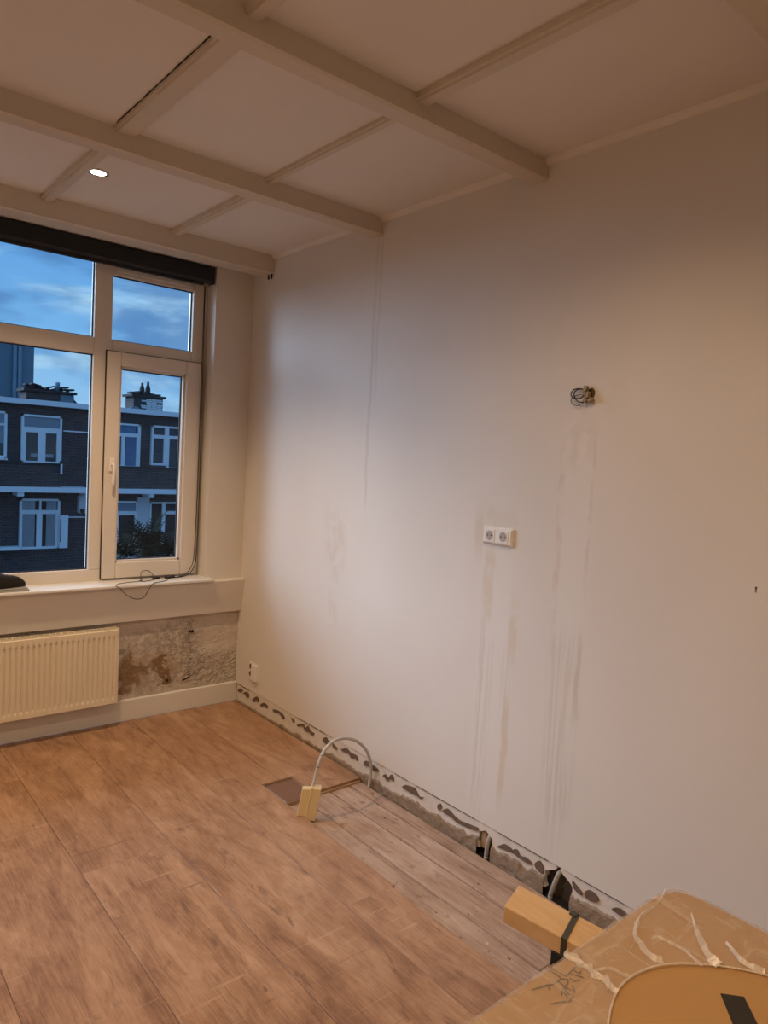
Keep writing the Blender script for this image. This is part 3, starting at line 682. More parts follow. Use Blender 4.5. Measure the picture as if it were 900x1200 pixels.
def casement(x0, x1, z0, z1, gx0, gx1, gz0, gz1, handle_x):
    s = MB(); y0, y1 = 4.112, 4.178
    s.box(x0, gx0, y0, y1, z0, z1); s.box(gx1, x1, y0, y1, z0, z1); s.box(gx0, gx1, y0, y1, z0, gz0); s.box(gx0, gx1, y0, y1, gz1, z1)
    so = s.build('sash', M_upvc, win, bevel=0.005)
    # sloping glazing beads
    q = MB(); d = 0.012
    q.box(gx0, gx0 + d, y0 + 0.02, y1, gz0, gz1); q.box(gx1 - d, gx1, y0 + 0.02, y1, gz0, gz1); q.box(gx0, gx1, y0 + 0.02, y1, gz0, gz0 + d); q.box(gx0, gx1, y0 + 0.02, y1, gz1 - d, gz1)
    q.build('glazing_bead', M_upvc, so)
    glazed(gx0 + d, gx1 - d, gz0 + d, gz1 - d, so)
    hd = MB(); hx = handle_x
    hd.box(hx - 0.014, hx + 0.014, y0 - 0.010, y0, 1.45, 1.525)
    hd.tube([(hx, y0, 1.49), (hx, y0 - 0.034, 1.49)], 0.009, 10)
    hd.tube(catmull([(hx, y0 - 0.034, 1.497), (hx, y0 - 0.040, 1.47), (hx, y0 - 0.040, 1.42), (hx, y0 - 0.036, 1.375)], 4), 0.009, 10)
    hd.build('handle', M_sock, so, bevel=0.002)
casement(-0.848, -0.283, 0.830, 2.128, -0.772, -0.376, 0.920, 2.050, -0.81)
casement(-2.735, -2.16, 0.830, 2.128, -2.66, -2.25, 0.920, 2.050, -2.20)
q = MB()
for bx in ((-0.853, -0.846, 0.826, 2.132), (-0.285, -0.278, 0.826, 2.132), (-0.846, -0.285, 0.826, 0.833), (-0.846, -0.285, 2.125, 2.132)): q.box(bx[0], bx[1], 4.128, 4.1345, bx[2], bx[3])
q.build('sash_gap', M_gasket, win)
# hinges of the casement
for zz in (0.88, 2.06): MB().tube([(-0.278, 4.118, zz - 0.03), (-0.278, 4.118, zz + 0.03)], 0.008, 8).build('hinge', M_sock, win)

# roller blind cassette under the window head
rb = thing('roller_blind', 'black roller blind cassette fixed under the head of the window', 'blind', (-1.5, 4.06, 2.59))
b = MB(); b.extrude([(-2.78, 4.03, 2.690), (-2.78, 4.03, 2.612), (-2.78, 4.038, 2.598), (-2.78, 4.10, 2.598), (-2.78, 4.105, 2.690)], (2.51, 0, 0)); b.build('cassette', M_blind, rb)
MB().box(-0.272, -0.262, 4.026, 4.108, 2.594, 2.694).build('end_cap', M_black, rb, bevel=0.003)
MB().box(-2.790, -2.780, 4.026, 4.108, 2.594, 2.694).build('end_cap', M_black, rb, bevel=0.003)
MB().box(-2.74, -0.31, 4.06, 4.085, 2.585, 2.600).build('bottom_bar', M_black, rb, bevel=0.003)
MB().box(-0.315, -0.285, 4.055, 4.075, 2.588, 2.598).build('clip', M_chrome, rb)

# ------------------------------------------------------------------ radiator
rad = thing('radiator', 'cream ribbed panel radiator hanging under the windowsill', 'radiator', (-1.5, 3.96, 0.147))
RX0, RX1, RZ0, RZ1, RY = -2.35, -0.803, 0.147, 0.572, 3.93
b = MB(); pitch = 0.0278; npit = int((RX1 - RX0 - 0.012) / pitch); per = 8
def radf(u, v):
    x = RX1 - 0.010 - (npit * pitch) * u; z = RZ0 + 0.004 + (RZ1 - RZ0 - 0.008) * v
    ph = ((RX1 - 0.010 - x) / pitch) % 1.0
    k = max(0.0, 1 - abs(ph - 0.5) / 0.24); k = k * k * (3 - 2 * k)
    e = min(1, max(0, (z - (RZ0 + 0.030)) / 0.012)) * min(1, max(0, (RZ1 - 0.034 - z) / 0.012))
    return (x, RY + 0.0095 * k * e, z)
rows = [0, .02, .062, .07, .08, .09, .10, .3, .5, .7, .88, .89, .90, .91, .92, .93, .98, 1]
b.grid(lambda u, v: radf(u, rows[int(round(v * (len(rows) - 1)))]), npit * per, len(rows) - 1)
xr = RX1 - 0.010; xl = xr - npit * pitch
b.quad([(xr, RY, RZ0 + .004), (RX1, RY + .004, RZ0 + .004), (RX1, RY + .004, RZ1 - .004), (xr, RY, RZ1 - .004)])
b.quad([(xl, RY, RZ1 - .004), (xr, RY, RZ1 - .004), (xr, RY + .006, RZ1), (xl, RY + .006, RZ1)]); b.quad([(xl, RY, RZ0 + .004), (xr, RY, RZ0 + .004), (xr, RY + .006, RZ0), (xl, RY + .006, RZ0)])
b.box(xl, RX1, RY + 0.010, RY + 0.016, RZ0, RZ1)
b.build('front_panel', M_rad, rad)
MB().box(RX0, RX1 - 0.004, RY + 0.052, RY + 0.064, RZ0, RZ1).build('back_panel', M_rad, rad)
q = MB()
for k in range(int((RX1 - RX0) / 0.012)):
    x = RX0 + k * 0.012; q.box(x, x + 0.003, RY + 0.018, RY + 0.050, RZ0 + 0.03, RZ1 - 0.02)
fins = q.build('convector_fins', M_rad, rad); fins['kind'] = 'stuff'
q = MB(); q.box(RX0, RX1 - 0.002, RY + 0.012, RY + 0.017, RZ1 - 0.01, RZ1 + 0.004); q.box(RX0, RX1 - 0.002, RY + 0.050, RY + 0.055, RZ1 - 0.01, RZ1 + 0.004)
for k in range(50): q.box(RX0 + 0.02 + k * 0.03, RX0 + 0.026 + k * 0.03, RY + 0.012, RY + 0.055, RZ1 - 0.002, RZ1 + 0.002)
q.build('top_grille', M_rad, rad)
MB().box(RX1 - 0.002, RX1 + 0.003, RY + 0.003, RY + 0.064, RZ0 + 0.002, RZ1 + 0.003).build('side_cover', M_rad, rad, bevel=0.001)
for xx in (-1.95, -1.05): MB().box(xx - 0.02, xx + 0.02, RY + 0.064, 4.0385, 0.22, 0.50).build('wall_bracket', M_skirt, rad)

# ------------------------------------------------------------------ things on the sill
SZ = 0.819
fc = thing('flat_case', 'flat grey case lying under the black knitted bundle on the windowsill', 'case', (-1.38, 4.03, SZ))
MB().box(-1.55, -1.262, 3.965, 4.098, SZ, SZ + 0.009).build('case_body', M_slab, fc, bevel=0.003)
MB().box(-1.548, -1.268, 3.968, 4.094, SZ + 0.0092, SZ + 0.017).build('case_lid', M_slab, fc, bevel=0.003)
b = MB()
def hat(u, v):
    a = u * 2 * math.pi; t = v * math.pi / 2
    w = 1 + 0.07 * math.sin(3 * a + 1.0) + 0.05 * vnoise(u * 14, v * 6, 8)
    r = math.cos(t) ** 0.62
    return (-1.425 + 0.145 * r * math.cos(a) * w, 4.03 + 0.058 * r * math.sin(a) * w, SZ + 0.0175 + 0.083 * (math.sin(t) ** 0.9) * (1 - 0.25 * math.cos(a)))
b.grid(hat, 40, 14)
b.quad([hat(i / 40, 0) for i in range(40)])
tag(b.build('knitted_bundle', M_felt), 'black knitted bundle heaped on the flat grey case on the windowsill', 'clothing')

pc = thing('power_cord', 'thin black cord with two inline connectors running down the casement and over the sill', 'cord', (-0.5, 4.05, SZ))
up = [(-0.284, 4.104, 2.59), (-0.278, 4.104, 2.0), (-0.272, 4.104, 1.32), (-0.276, 4.102, 0.96), (-0.292, 4.098, 0.872), (-0.335, 4.085, 0.832), (-0.39, 4.07, 0.822), (-0.44, 4.066, 0.823)]
up2 = [(x - 0.006 - 0.004 * i % 2, y - 0.004, z) for i, (x, y, z) in enumerate(up)]
MB().tube(catmull(up, 6), 0.0026, 6).build('cord', M_black, pc); MB().tube(catmull(up2, 6), 0.0022, 6).build('cord', M_black, pc)
lp = [(-0.55, 4.066, 0.824), (-0.56, 4.10, 0.850), (-0.585, 4.098, 0.868), (-0.625, 4.090, 0.862), (-0.635, 4.07, 0.828), (-0.65, 4.03, 0.8205), (-0.70, 4.015, 0.8205), (-0.77, 4.0, 0.8205), (-0.805, 3.975, 0.8205), (-0.825, 3.939, 0.819),
      (-0.804, 3.936, 0.805), (-0.778, 3.934, 0.775), (-0.745, 3.934, 0.750), (-0.706, 3.934, 0.736), (-0.666, 3.934, 0.744), (-0.641, 3.936, 0.784), (-0.612, 3.939, 0.819), (-0.575, 3.955, 0.821), (-0.52, 3.985, 0.821), (-0.475, 4.04, 0.821), (-0.455, 4.062, 0.823)]
MB().tube(catmull(lp, 6), 0.0020, 6).build('cord', M_black, pc)
MB().tube(catmull([(-0.55, 4.058, 0.823), (-0.60, 4.02, 0.821), (-0.65, 4.01, 0.821), (-0.655, 4.04, 0.821), (-0.63, 4.05, 0.821)], 6), 0.0020, 6).build('cord', M_black, pc)
MB().tube([(-0.565, 4.066, 0.826), (-0.525, 4.066, 0.826)], 0.0075, 10).build('connector', M_black, pc)
MB().tube([(-0.490, 4.066, 0.826), (-0.43, 4.066, 0.826)], 0.0075, 10).build('connector', M_black, pc)
MB().tube([(-0.525, 4.066, 0.826), (-0.49, 4.066, 0.826)], 0.0025, 6).build('cord', M_black, pc)

# ------------------------------------------------------------------ ceiling spotlights, and unseen lamps added for fill
def spot(x, y, label, w=SPOT_W, cone=150, blend=0.6):
    t = thing('ceiling_spotlight', label, 'spotlight', (x, y, CZ), 'round recessed ceiling spotlights')
    MB().lathe([(0.045, 0.0), (0.045, -0.004), (0.038, -0.006), (0.033, -0.004), (0.033, 0.001)], (x, y, CZ), 'Z', 28).build('trim_ring', M_chrome, t)
    MB().lathe([(0.0001, -0.0035), (0.033, -0.0025)], (x, y, CZ), 'Z', 24).build('lens', M_lens, t)
    ld = bpy.data.lights.new('spot_lamp', 'SPOT'); ld.energy = w; ld.color = WARM; ld.spot_size = math.radians(cone); ld.spot_blend = blend; ld.shadow_soft_size = 0.03
    lo = bpy.data.objects.new('spot_lamp', ld); COL.objects.link(lo); lo.parent = t; lo.location = (0, 0, -0.012)
    return t
spot(-1.19, 3.279, 'lit round ceiling spotlight in the bay beside the window', 100, 116, 0.8)
spot(-1.19, 1.22, 'lit round ceiling spotlight in the third bay, above the middle of the room')
spot(-2.55, 1.22, 'added, unseen ceiling spotlight in the third bay by the plain left wall')  # this and the next three: out of view, added for bounce light
spot(-1.19, -0.85, 'added, unseen ceiling spotlight behind the wrapped package', 46)
spot(-2.55, -0.85, 'added, unseen ceiling spotlight near the wall facing the window', 46)
spot(-2.55, 3.279, 'added, unseen ceiling spotlight by the window and the plain left wall')
# unseen globe behind the camera, added as general warm fill light
pd = thing('fill_globe', 'added fill-light globe hanging on a cord out of view behind the camera', 'lamp', (-1.9, -1.9, 2.2))
MB().tube([(-1.9, -1.9, CZ), (-1.9, -1.9, 2.33)], 0.004, 8).build('cord', M_black, pd)
MB().lathe([(0.0001, 0.0), (0.05, 0.0), (0.045, -0.03), (0.0001, -0.034)], (-1.9, -1.9, CZ), 'Z', 20).build('ceiling_rose', M_sock, pd)
MB().lathe([(0.0001, -0.11)] + [(0.11 * math.cos(a), 0.11 * math.sin(a)) for a in [math.radians(d) for d in range(-80, 90, 10)]] + [(0.0001, 0.11)], (-1.9, -1.9, 2.22), 'Z', 24).build('globe_shade', M_fillglobe, pd)
ld = bpy.data.lights.new('fill_bulb', 'POINT'); ld.energy = FILL_W; ld.color = (1.0, 0.74, 0.48); ld.shadow_soft_size = 0.11
lo = bpy.data.objects.new('fill_bulb', ld); COL.objects.link(lo); lo.parent = pd; lo.location = (0, 0, 0.02)
for ob in pd.children:
    if ob.name.startswith('globe_shade'): ob.visible_shadow = True

# ------------------------------------------------------------------ things on the patched wall
ds = thing('double_socket', 'white double power socket in the middle of the patched wall', 'socket', (0, 1.903, 1.28))
def plate(yc, zc, w, hh, x0, d, c):
    q = MB()
    def ring(k, x): return [(x, yc - w + k, zc - hh + k), (x, yc + w - k, zc - hh + k), (x, yc + w - k, zc + hh - k), (x, yc - w + k, zc + hh - k)]
    r0, r1, r2 = ring(0, x0), ring(0.001, x0 - d * 0.5), ring(c, x0 - d)
    for a, bb in ((r0, r1), (r1, r2)):
        for i in range(4): q.quad([a[i], a[(i + 1) % 4], bb[(i + 1) % 4], bb[i]])
    q.quad(r2); return q
plate(1.903, 1.320, 0.080, 0.0365, 0, 0.016, 0.008).build('cover_frame', M_sock, ds)
for yc in (1.940, 1.868):
    q = MB(); q.box(-0.0178, -0.012, yc - 0.026, yc + 0.026, 1.320 - 0.026, 1.320 + 0.026); ins = q.build('socket_insert', M_sock, ds, bevel=0.0015)
    MB().lathe([(0.0195, -0.0186), (0.0185, -0.0182), (0.0165, -0.0181), (0.0001, -0.0181)], (0, yc, 1.320), 'X', 26).build('socket_well', M_sockdark, ins)
    q = MB()
    for dy in (-0.0095, 0.0095): q.lathe([(0.0001, -0.0192), (0.0027, -0.0192), (0.0027, -0.018)], (0, yc + dy, 1.320), 'X', 10)
    q.build('pin_hole', M_dark, ins)
    for za, zb in ((1.336, 1.3385), (1.3015, 1.304)): MB().box(-0.0200, -0.018, yc - 0.003, yc + 0.003, za, zb).build('earth_clip', M_chrome, ins)

ls = thing('low_socket', 'small white surface-mounted socket low on the wall by the window corner', 'socket', (0, 3.80, 0.19))
MB().box(-0.005, 0, 3.748, 3.862, 0.182, 0.296).build('back_plate', M_sock, ls, bevel=0.002)
MB().box(-0.020, -0.005, 3.758, 3.818, 0.190, 0.290).build('socket_body', M_sock, ls, bevel=0.004)
for zz in (0.270, 0.224):
    MB().lathe([(0.016, -0.005), (0.0155, -0.009), (0.010, -0.0105), (0.0001, -0.0105)], (0, 3.840, zz), 'X', 14).build('socket_hole', M_recess, ls)

tg = thing('wire_tangle', 'tangle of looped black wires with tan terminals sticking out of the wall', 'wires', (0, 1.53, 1.86))
def wp(pts, x): return [(x(i / (len(pts) - 1)), y, z) for i, (y, z) in enumerate(pts)]
L1 = [(1.528, 1.886), (1.543, 1.897), (1.563, 1.902), (1.585, 1.898), (1.594, 1.884), (1.586, 1.87), (1.565, 1.866), (1.548, 1.87), (1.543, 1.883), (1.530, 1.890)]
L2 = [(1.526, 1.884), (1.545, 1.897), (1.562, 1.899), (1.577, 1.89), (1.576, 1.874), (1.562, 1.857), (1.55, 1.852), (1.533, 1.854), (1.526, 1.866)]
L3 = [(1.524, 1.878), (1.56, 1.880), (1.589, 1.872), (1.595, 1.86), (1.586, 1.847), (1.566, 1.84), (1.549, 1.846), (1.535, 1.856), (1.524, 1.868)]
for L, rr, xo in ((L1, 0.0022, -0.010), (L2, 0.0022, -0.014), (L3, 0.0014, -0.007)):
    MB().tube(catmull(wp(L, lambda t: xo * math.sin(math.pi * min(1, max(0, t))) - 0.006), 6), rr, 6).build('wire', M_black, tg)
MB().lathe([(0.0001, -0.0015), (0.016, -0.002), (0.021, -0.001), (0.023, 0.0005)], (0, 1.524, 1.884), 'X', 14).build('wall_box_opening', M_recess, tg)
for (y, z, ry, rz, a) in ((1.530, 1.900, 0.007, 0.010, 0.3), (1.533, 1.884, 0.006, 0.008, -0.4), (1.519, 1.878, 0.006, 0.011, 0.2), (1.527, 1.858, 0.007, 0.008, 0.5), (1.507, 1.860, 0.009, 0.006, -0.5)):
    q = MB(); q.obox((-0.016, y, z), (0.010, 0, 0), (0, ry * math.cos(a), ry * math.sin(a)), (0, -rz * math.sin(a), rz * math.cos(a))); q.build('terminal', M_tan, tg, bevel=0.002)
MB().obox((-0.008, 1.5215, 1.9035), (0.004, 0, 0), (0, 0.005, 0), (0, 0, 0.003)).build('white_clip', M_sock, tg)

# conduits coming out of broken plaster at the foot of the wall
def conduit(pts, label, r=0.009):
    p0 = pts[-1]; t = thing('conduit', label, 'conduit', p0, 'bent grey conduits at the foot of the wall')
    MB().tube(catmull(pts, 6), r, 12).build('pipe', M_conduit, t)
    MB().tube(catmull(pts, 6)[-1:] + [Vector(p0) + Vector((0, 0, -0.018))], r, 12).build('pipe_foot', M_conduit, t)
conduit([(0.045, 1.842, 0.078), (0.012, 1.847, 0.072), (-0.002, 1.848, 0.045), (-0.003, 1.852, -0.012)], 'short grey conduit bending down where the wall foot is broken, nearer the window')
conduit([(0.045, 1.495, 0.090), (0.012, 1.502, 0.084), (-0.003, 1.508, 0.05), (-0.003, 1.526, -0.012)], 'short grey conduit bending down by the wall foot, nearer the oak bench')
MB().box(0.012, 0.05, 1.868, 1.900, 0.0, 0.085).build('broken_brick', pmat('tan_brick_stub', (0.36, 0.24, 0.14), 0.9, vary=0.3, scale=30, bump=0.6), wr, bevel=0.006)

# ------------------------------------------------------------------ socket block on its grey flex
sb = thing('extension_socket', 'yellowed cream socket block standing on the floorboards on a stiff grey cable', 'socket', (-0.45, 2.53, -0.02))
ax = Vector((0.79, -0.61, 0.0)).normalized()      # along the wide side, facing the room
ayv = Vector((0.61, 0.79, 0.0)).normalized()
lean = Vector((0.035, 0.010, 0.137))
def blockbox(cx, hw, hd, z0, z1, fwd):
    t0, t1 = z0 / 0.137, z1 / 0.137
    c = Vector((-0.452, 2.522, -0.012)) + ax * cx - ayv * fwd
    q = MB(); n = len(q.v)
    for t in (t0, t1):
        for i, j in ((-1, -1), (1, -1), (1, 1), (-1, 1)):
            q.v.append(tuple(c + lean * t + ax * hw * i + ayv * hd * j))
    for f in ((3, 2, 1, 0), (4, 5, 6, 7), (0, 1, 5, 4), (1, 2, 6, 5), (2, 3, 7, 6), (3, 0, 4, 7)): q.f.append(f); q.sm.append(False)
    return q
blockbox(-0.024, 0.021, 0.016, 0.012, 0.128, 0.0).build('rear_shell', M_cream, sb, bevel=0.003)
blockbox(0.018, 0.022, 0.023, 0.0, 0.135, 0.004).build('front_shell', M_cream, sb, bevel=0.003)
blockbox(-0.003, 0.003, 0.025, 0.004, 0.138, 0.004).build('flange', M_cream, sb, bevel=0.0015)
arch = [(-0.420, 2.533, 0.105), (-0.405, 2.537, 0.15), (-0.383, 2.541, 0.223), (-0.354, 2.547, 0.266), (-0.306, 2.555, 0.295), (-0.244, 2.567, 0.294), (-0.185, 2.577, 0.277), (-0.122, 2.589, 0.243), (-0.060, 2.600, 0.184), (-0.022, 2.607, 0.108), (-0.014, 2.611, 0.051), (-0.022, 2.612, -0.020)]
MB().tube(catmull(arch, 6), 0.0075, 12).build('flex_cable', M_cable, sb)
for t in (10, 15): 
    p = catmull(arch, 6)[t]; p2 = catmull(arch, 6)[t + 1]
    MB().tube([p, p + (p2 - p) * 0.25], 0.0079, 12).build('dark_mark', M_glue, sb)

# ------------------------------------------------------------------ oak bench with a strap
bn = thing('oak_bench', 'narrow light oak bench on black steel legs behind the wrapped package', 'bench', (-0.72, 0.75, -0.02))
def benchpt(y, side, z):      # slightly turned from the wall; side 0 wall side, 1 room side
    x = -0.675 + (1.169 - y) * 0.128 - side * 0.106 + 0.0; return (x, y - side * 0.038, z)
q = MB(); y0, y1 = 1.169, 0.25
tops = [benchpt(y0, 0, 0.45), benchpt(y0, 1, 0.45), benchpt(y1, 1, 0.45), benchpt(y1, 0, 0.45)]
q.extrude(tops, (0, 0, -0.046)); q.build('seat', M_oak, bn, loc=(-0.72, 0.75, 0.45), bevel=0.003)
q = MB(); e = 0.0025
ya, yb = 1.002, 0.987
q.extrude([benchpt(ya, 0, 0.45 + e), benchpt(ya, 1, 0.45 + e), benchpt(yb, 1, 0.45 + e), benchpt(yb, 0, 0.45 + e)], (0, 0, -e))
p1, p2 = Vector(benchpt(ya, 1, 0.45 + e)), Vector(benchpt(yb, 1, 0.45 + e)); o_ = Vector((-0.0025, 0, 0))
q.extrude([p1 + o_, p2 + o_, p2 + o_ + Vector((0, 0, -0.05)), p1 + o_ + Vector((0, 0, -0.05))], (0.0025, 0, 0))
p1, p2 = Vector(benchpt(ya, 0, 0.45 + e)), Vector(benchpt(yb, 0, 0.45 + e))
q.extrude([p1, p2, p2 + Vector((0, 0, -0.05)), p1 + Vector((0, 0, -0.05))], (0.0025, 0, 0))
q.build('strap', M_strap, bn)
MB().obox((-0.660, 0.998, 0.4535), (0.009, 0, 0), (0, 0.009, 0), (0, 0, 0.002)).build('strap_buckle', M_strap, bn)
for ly in (1.01, 0.42):
    for sd_ in (0.08, 0.92):
        c = Vector(benchpt(ly, sd_, 0.0)); MB().box(c.x - 0.012, c.x + 0.012, c.y - 0.014, c.y + 0.014, -0.02, 0.4035).build('leg', M_metalblk, bn, bevel=0.002)
    a, c2 = Vector(benchpt(ly, 0.08, 0.392)), Vector(benchpt(ly, 0.92, 0.392))
    MB().obox((a + c2) / 2, (a - c2) / 2, (0, 0.014, 0), (0, 0, 0.0115)).build('cross_bar', M_metalblk, bn)
a, c2 = Vector(benchpt(1.0, 0.5, 0.385)), Vector(benchpt(0.42, 0.5, 0.385))
MB().obox((a + c2) / 2, (a - c2) / 2, (0.038, 0, 0), (0, 0, 0.0185)).build('under_rail', M_metalblk, bn)

# ------------------------------------------------------------------ film-wrapped cardboard package in front
BX0, BX1, BY0, BY1, BZ = -1.56, -0.865, -0.03, 0.652, 0.80
pk = thing('wrapped_package', 'large cardboard package in clear stretch film with a round opening on top', 'package', ((BX0 + BX1) / 2, (BY0 + BY1) / 2, 0.0))
def outline(a, inset, p=14.0):
    ca, sa = math.cos(a), math.sin(a); hx, hy = (BX1 - BX0) / 2 - inset, (BY1 - BY0) / 2 - inset
    rs = 1 / ((abs(ca) / hx) ** p + (abs(sa) / hy) ** p) ** (1 / p)
    return (BX0 + BX1) / 2 + rs * ca, (BY0 + BY1) / 2 + rs * sa
q = MB()
def carton(u, v):
    a = u * 2 * math.pi; prof = [(0.30, BZ - 0.006), (0.018, BZ - 0.006), (0.010, BZ - 0.009), (0.006, BZ - 0.018), (0.005, BZ - 0.04), (0.005, 0.001)]
    ins, z = prof[int(round(v * 5))]; x, y = outline(a, ins); return (x, y, z)
q.grid(carton, 256, 5); q.quad([carton(i / 256, 0) for i in range(256)])
q.build('carton', M_card, pk)
OC, OR = Vector((-1.2, 0.33)), 0.216
q = MB()
def rim(a): return OR * (1 + 0.012 * math.sin(5 * a + 0.6) + 0.02 * (vnoise(a * 3.0, 0.5, 2) - 0.5))
# film: round opening -> rounded square edge -> down the sides
NA, NR = 240, 30
def film(u, v):
    a = u * 2 * math.pi; ca, sa = math.cos(a), math.sin(a); r0 = rim(a); ix, iy = OC.x + r0 * ca, OC.y + r0 * sa
    wr = 0.0030 * vnoise(a * 9, v * 5, 1) + 0.0018 * vnoise(a * 30, v * 9, 7)
    if v <= 0.6:
        t = v / 0.6; ex, ey = outline(a, 0.016); x, y = ix + (ex - ix) * t, iy + (ey - iy) * t
        z = BZ - 0.0045 + wr
    else:
        t = (v - 0.6) / 0.4; k = min(1, t / 0.25)
        ex, ey = outline(a, 0.016 - 0.014 * math.sin(k * math.pi / 2)); x, y = ex + 0.4 * wr * ca, ey + 0.4 * wr * sa
        z = BZ - 0.0045 + wr * (1 - k) - 0.020 * (1 - math.cos(k * math.pi / 2)) - 0.75 * max(0, t - 0.25) / 0.75
    return (x, y, z)
q.grid(film, NA, NR); q.build('film_wrap', M_film, pk)
q = MB(); q.tube([(OC.x + rim(a) * math.cos(a), OC.y + rim(a) * math.sin(a), BZ - 0.002 + 0.001 * math.sin(7 * a)) for a in [2 * math.pi * k / 90 for k in range(91)]], 0.0026, 6, radii=[0.0006 + 0.0020 * vnoise(k * 0.22, 1.5, 3) for k in range(91)])
q.build('film_rim', M_crease, pk)
CR = [[(-0.916, 0.637), (-0.956, 0.626), (-0.993, 0.623), (-1.028, 0.623), (-1.055, 0.616), (-1.08, 0.605), (-1.099, 0.591), (-1.104, 0.579), (-1.115, 0.566), (-1.119, 0.546), (-1.111, 0.538)],
[(-1.099, 0.591), (-1.117, 0.588), (-1.137, 0.584)],
[(-0.948, 0.57), (-0.983, 0.543), (-1.008, 0.521), (-1.035, 0.494), (-1.044, 0.472)],
[(-0.976, 0.493), (-0.985, 0.479), (-1.0, 0.458), (-1.002, 0.441), (-0.996, 0.421)],
[(-1.079, 0.577), (-1.063, 0.574), (-1.061, 0.559), (-1.057, 0.53), (-1.064, 0.509), (-1.069, 0.49)],
[(-1.224, 0.645), (-1.235, 0.640), (-1.237, 0.631), (-1.231, 0.62), (-1.232, 0.608), (-1.233, 0.592), (-1.234, 0.575), (-1.235, 0.56), (-1.24, 0.548), (-1.24, 0.54)],
[(-1.236, 0.640), (-1.222, 0.628), (-1.240, 0.612), (-1.222, 0.600), (-1.242, 0.584), (-1.226, 0.568), (-1.246, 0.552)],
[(-1.233, 0.592), (-1.217, 0.586), (-1.202, 0.575), (-1.198, 0.558), (-1.193, 0.549)],
[(-1.39, 0.56), (-1.375, 0.545), (-1.365, 0.52)]]
WID = [(0.004, 0.012), (0.003, 0.002), (0.002, 0.022), (0.003, 0.014), (0.002, 0.004), (0.006, 0.009), (0.003, 0.005), (0.003, 0.003), (0.002, 0.003)]
for pts, (w0, w1) in zip(CR, WID):
    P = catmull([(x, y, BZ + 0.002) for x, y in pts], 4); q = MB(); n = len(P); row = []
    for i, p in enumerate(P):
        t = (P[min(i + 1, n - 1)] - P[max(i - 1, 0)]).normalized(); s_ = Vector((-t.y, t.x, 0)); f = i / (n - 1)
        w = (w0 + (w1 - w0) * f) * (0.75 + 0.6 * vnoise(i * 0.6, 2.2, len(pts))); hgt = 0.003 + 0.15 * w + 0.002 * vnoise(i * 0.9, 4.4, 2)
        row.append((p - s_ * w * 0.5 - Vector((0, 0, 0.004)), p + Vector((0, 0, hgt - 0.004)) + s_ * 0.2 * w, p + s_ * w * 0.5 - Vector((0, 0, 0.004))))
    for a_, b_ in zip(row[:-1], row[1:]):
        q.quad([a_[0], b_[0], b_[1], a_[1]]); q.quad([a_[1], b_[1], b_[2], a_[2]])
    q.build('film_crease', M_crease, pk)
INK = [[(-1.341, 0.627), (-1.328, 0.623), (-1.313, 0.619), (-1.304, 0.614), (-1.283, 0.614), (-1.275, 0.607), (-1.284, 0.601), (-1.301, 0.599), (-1.313, 0.592)], [(-1.277, 0.644), (-1.275, 0.626), (-1.271, 0.611)],
[(-1.283, 0.64), (-1.282, 0.624), (-1.282, 0.613)], [(-1.314, 0.619), (-1.313, 0.616), (-1.319, 0.61)], [(-1.292, 0.613), (-1.292, 0.598), (-1.291, 0.589)], [(-1.268, 0.613), (-1.255, 0.615), (-1.239, 0.617)],
[(-1.341, 0.591), (-1.326, 0.585), (-1.311, 0.577), (-1.288, 0.585), (-1.281, 0.595)], [(-1.301, 0.595), (-1.292, 0.598)], [(-1.303, 0.596), (-1.306, 0.589), (-1.309, 0.582)], [(-1.299, 0.596), (-1.301, 0.585)],
[(-1.262, 0.612), (-1.255, 0.602), (-1.251, 0.594)], [(-1.27, 0.607), (-1.271, 0.598), (-1.26, 0.595)], [(-1.222, 0.622), (-1.214, 0.625), (-1.205, 0.631)], [(-1.25, 0.614), (-1.249, 0.603), (-1.237, 0.607)]]
q = MB()
for pts in INK:
    P = [Vector((x, y, BZ - 0.0052)) for x, y in pts]
    for a_, b_ in zip(P[:-1], P[1:]):
        t = (b_ - a_).normalized(); s_ = Vector((-t.y, t.x, 0)) * 0.0014; q.quad([a_ - s_, b_ - s_, b_ + s_, a_ + s_])
q.build('printed_sketch', M_ink, pk)
q = MB(); q.extrude([(-1.101, 0.445, BZ - 0.0058), (-1.077, 0.419, BZ - 0.0058), (-1.175, 0.330, BZ - 0.0058), (-1.205, 0.357, BZ - 0.0058)], (0, 0, 0.0008)); q.build('black_tape', M_tape, pk)

# ------------------------------------------------------------------ outside: brick houses across the street
K = 26.0 / 18.0
def E(x, z, Y):      # facade units (metres seen at 18 m) to a plane Y metres away
    s_ = Y / 18.0; return (CAM.x + (x - CAM.x) * s_, CAM.z + (z - CAM.z) * s_)
def fbox(q, x0, x1, z0, z1, Y, d):
    a, c = E(x0, z0, Y), E(x1, z1, Y); q.box(a[0], c[0], Y, Y + d, a[1], c[1]); return q
GZ = -4.2
gr = MB(); gr.box(-30, 40, 5.5, 60, GZ - 0.2, GZ); struct(gr.build('ground', M_asph), 'dark street and gardens far below the window', 'ground')
hs = thing('brick_house', 'long dark brick terrace with pale window frames across the street', 'building', (8, 26, GZ))
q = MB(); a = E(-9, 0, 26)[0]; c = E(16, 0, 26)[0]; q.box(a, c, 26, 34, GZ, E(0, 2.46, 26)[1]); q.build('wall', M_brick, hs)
q = MB(); fbox(q, -9, 16, 2.43, 2.55, 25.7, 0.5); q.build('roof_fascia', M_ftrim, hs)
q = MB(); q.box(a, c, 25.9, 34.2, E(0, 2.52, 26)[1], E(0, 2.54, 26)[1]); q.build('flat_roof', M_roofdark, hs)
q = MB(); fbox(q, 2.82, 3.95, 1.855, 1.885, 25.93, 0.08); q.build('stone_line', M_ftrim, hs)
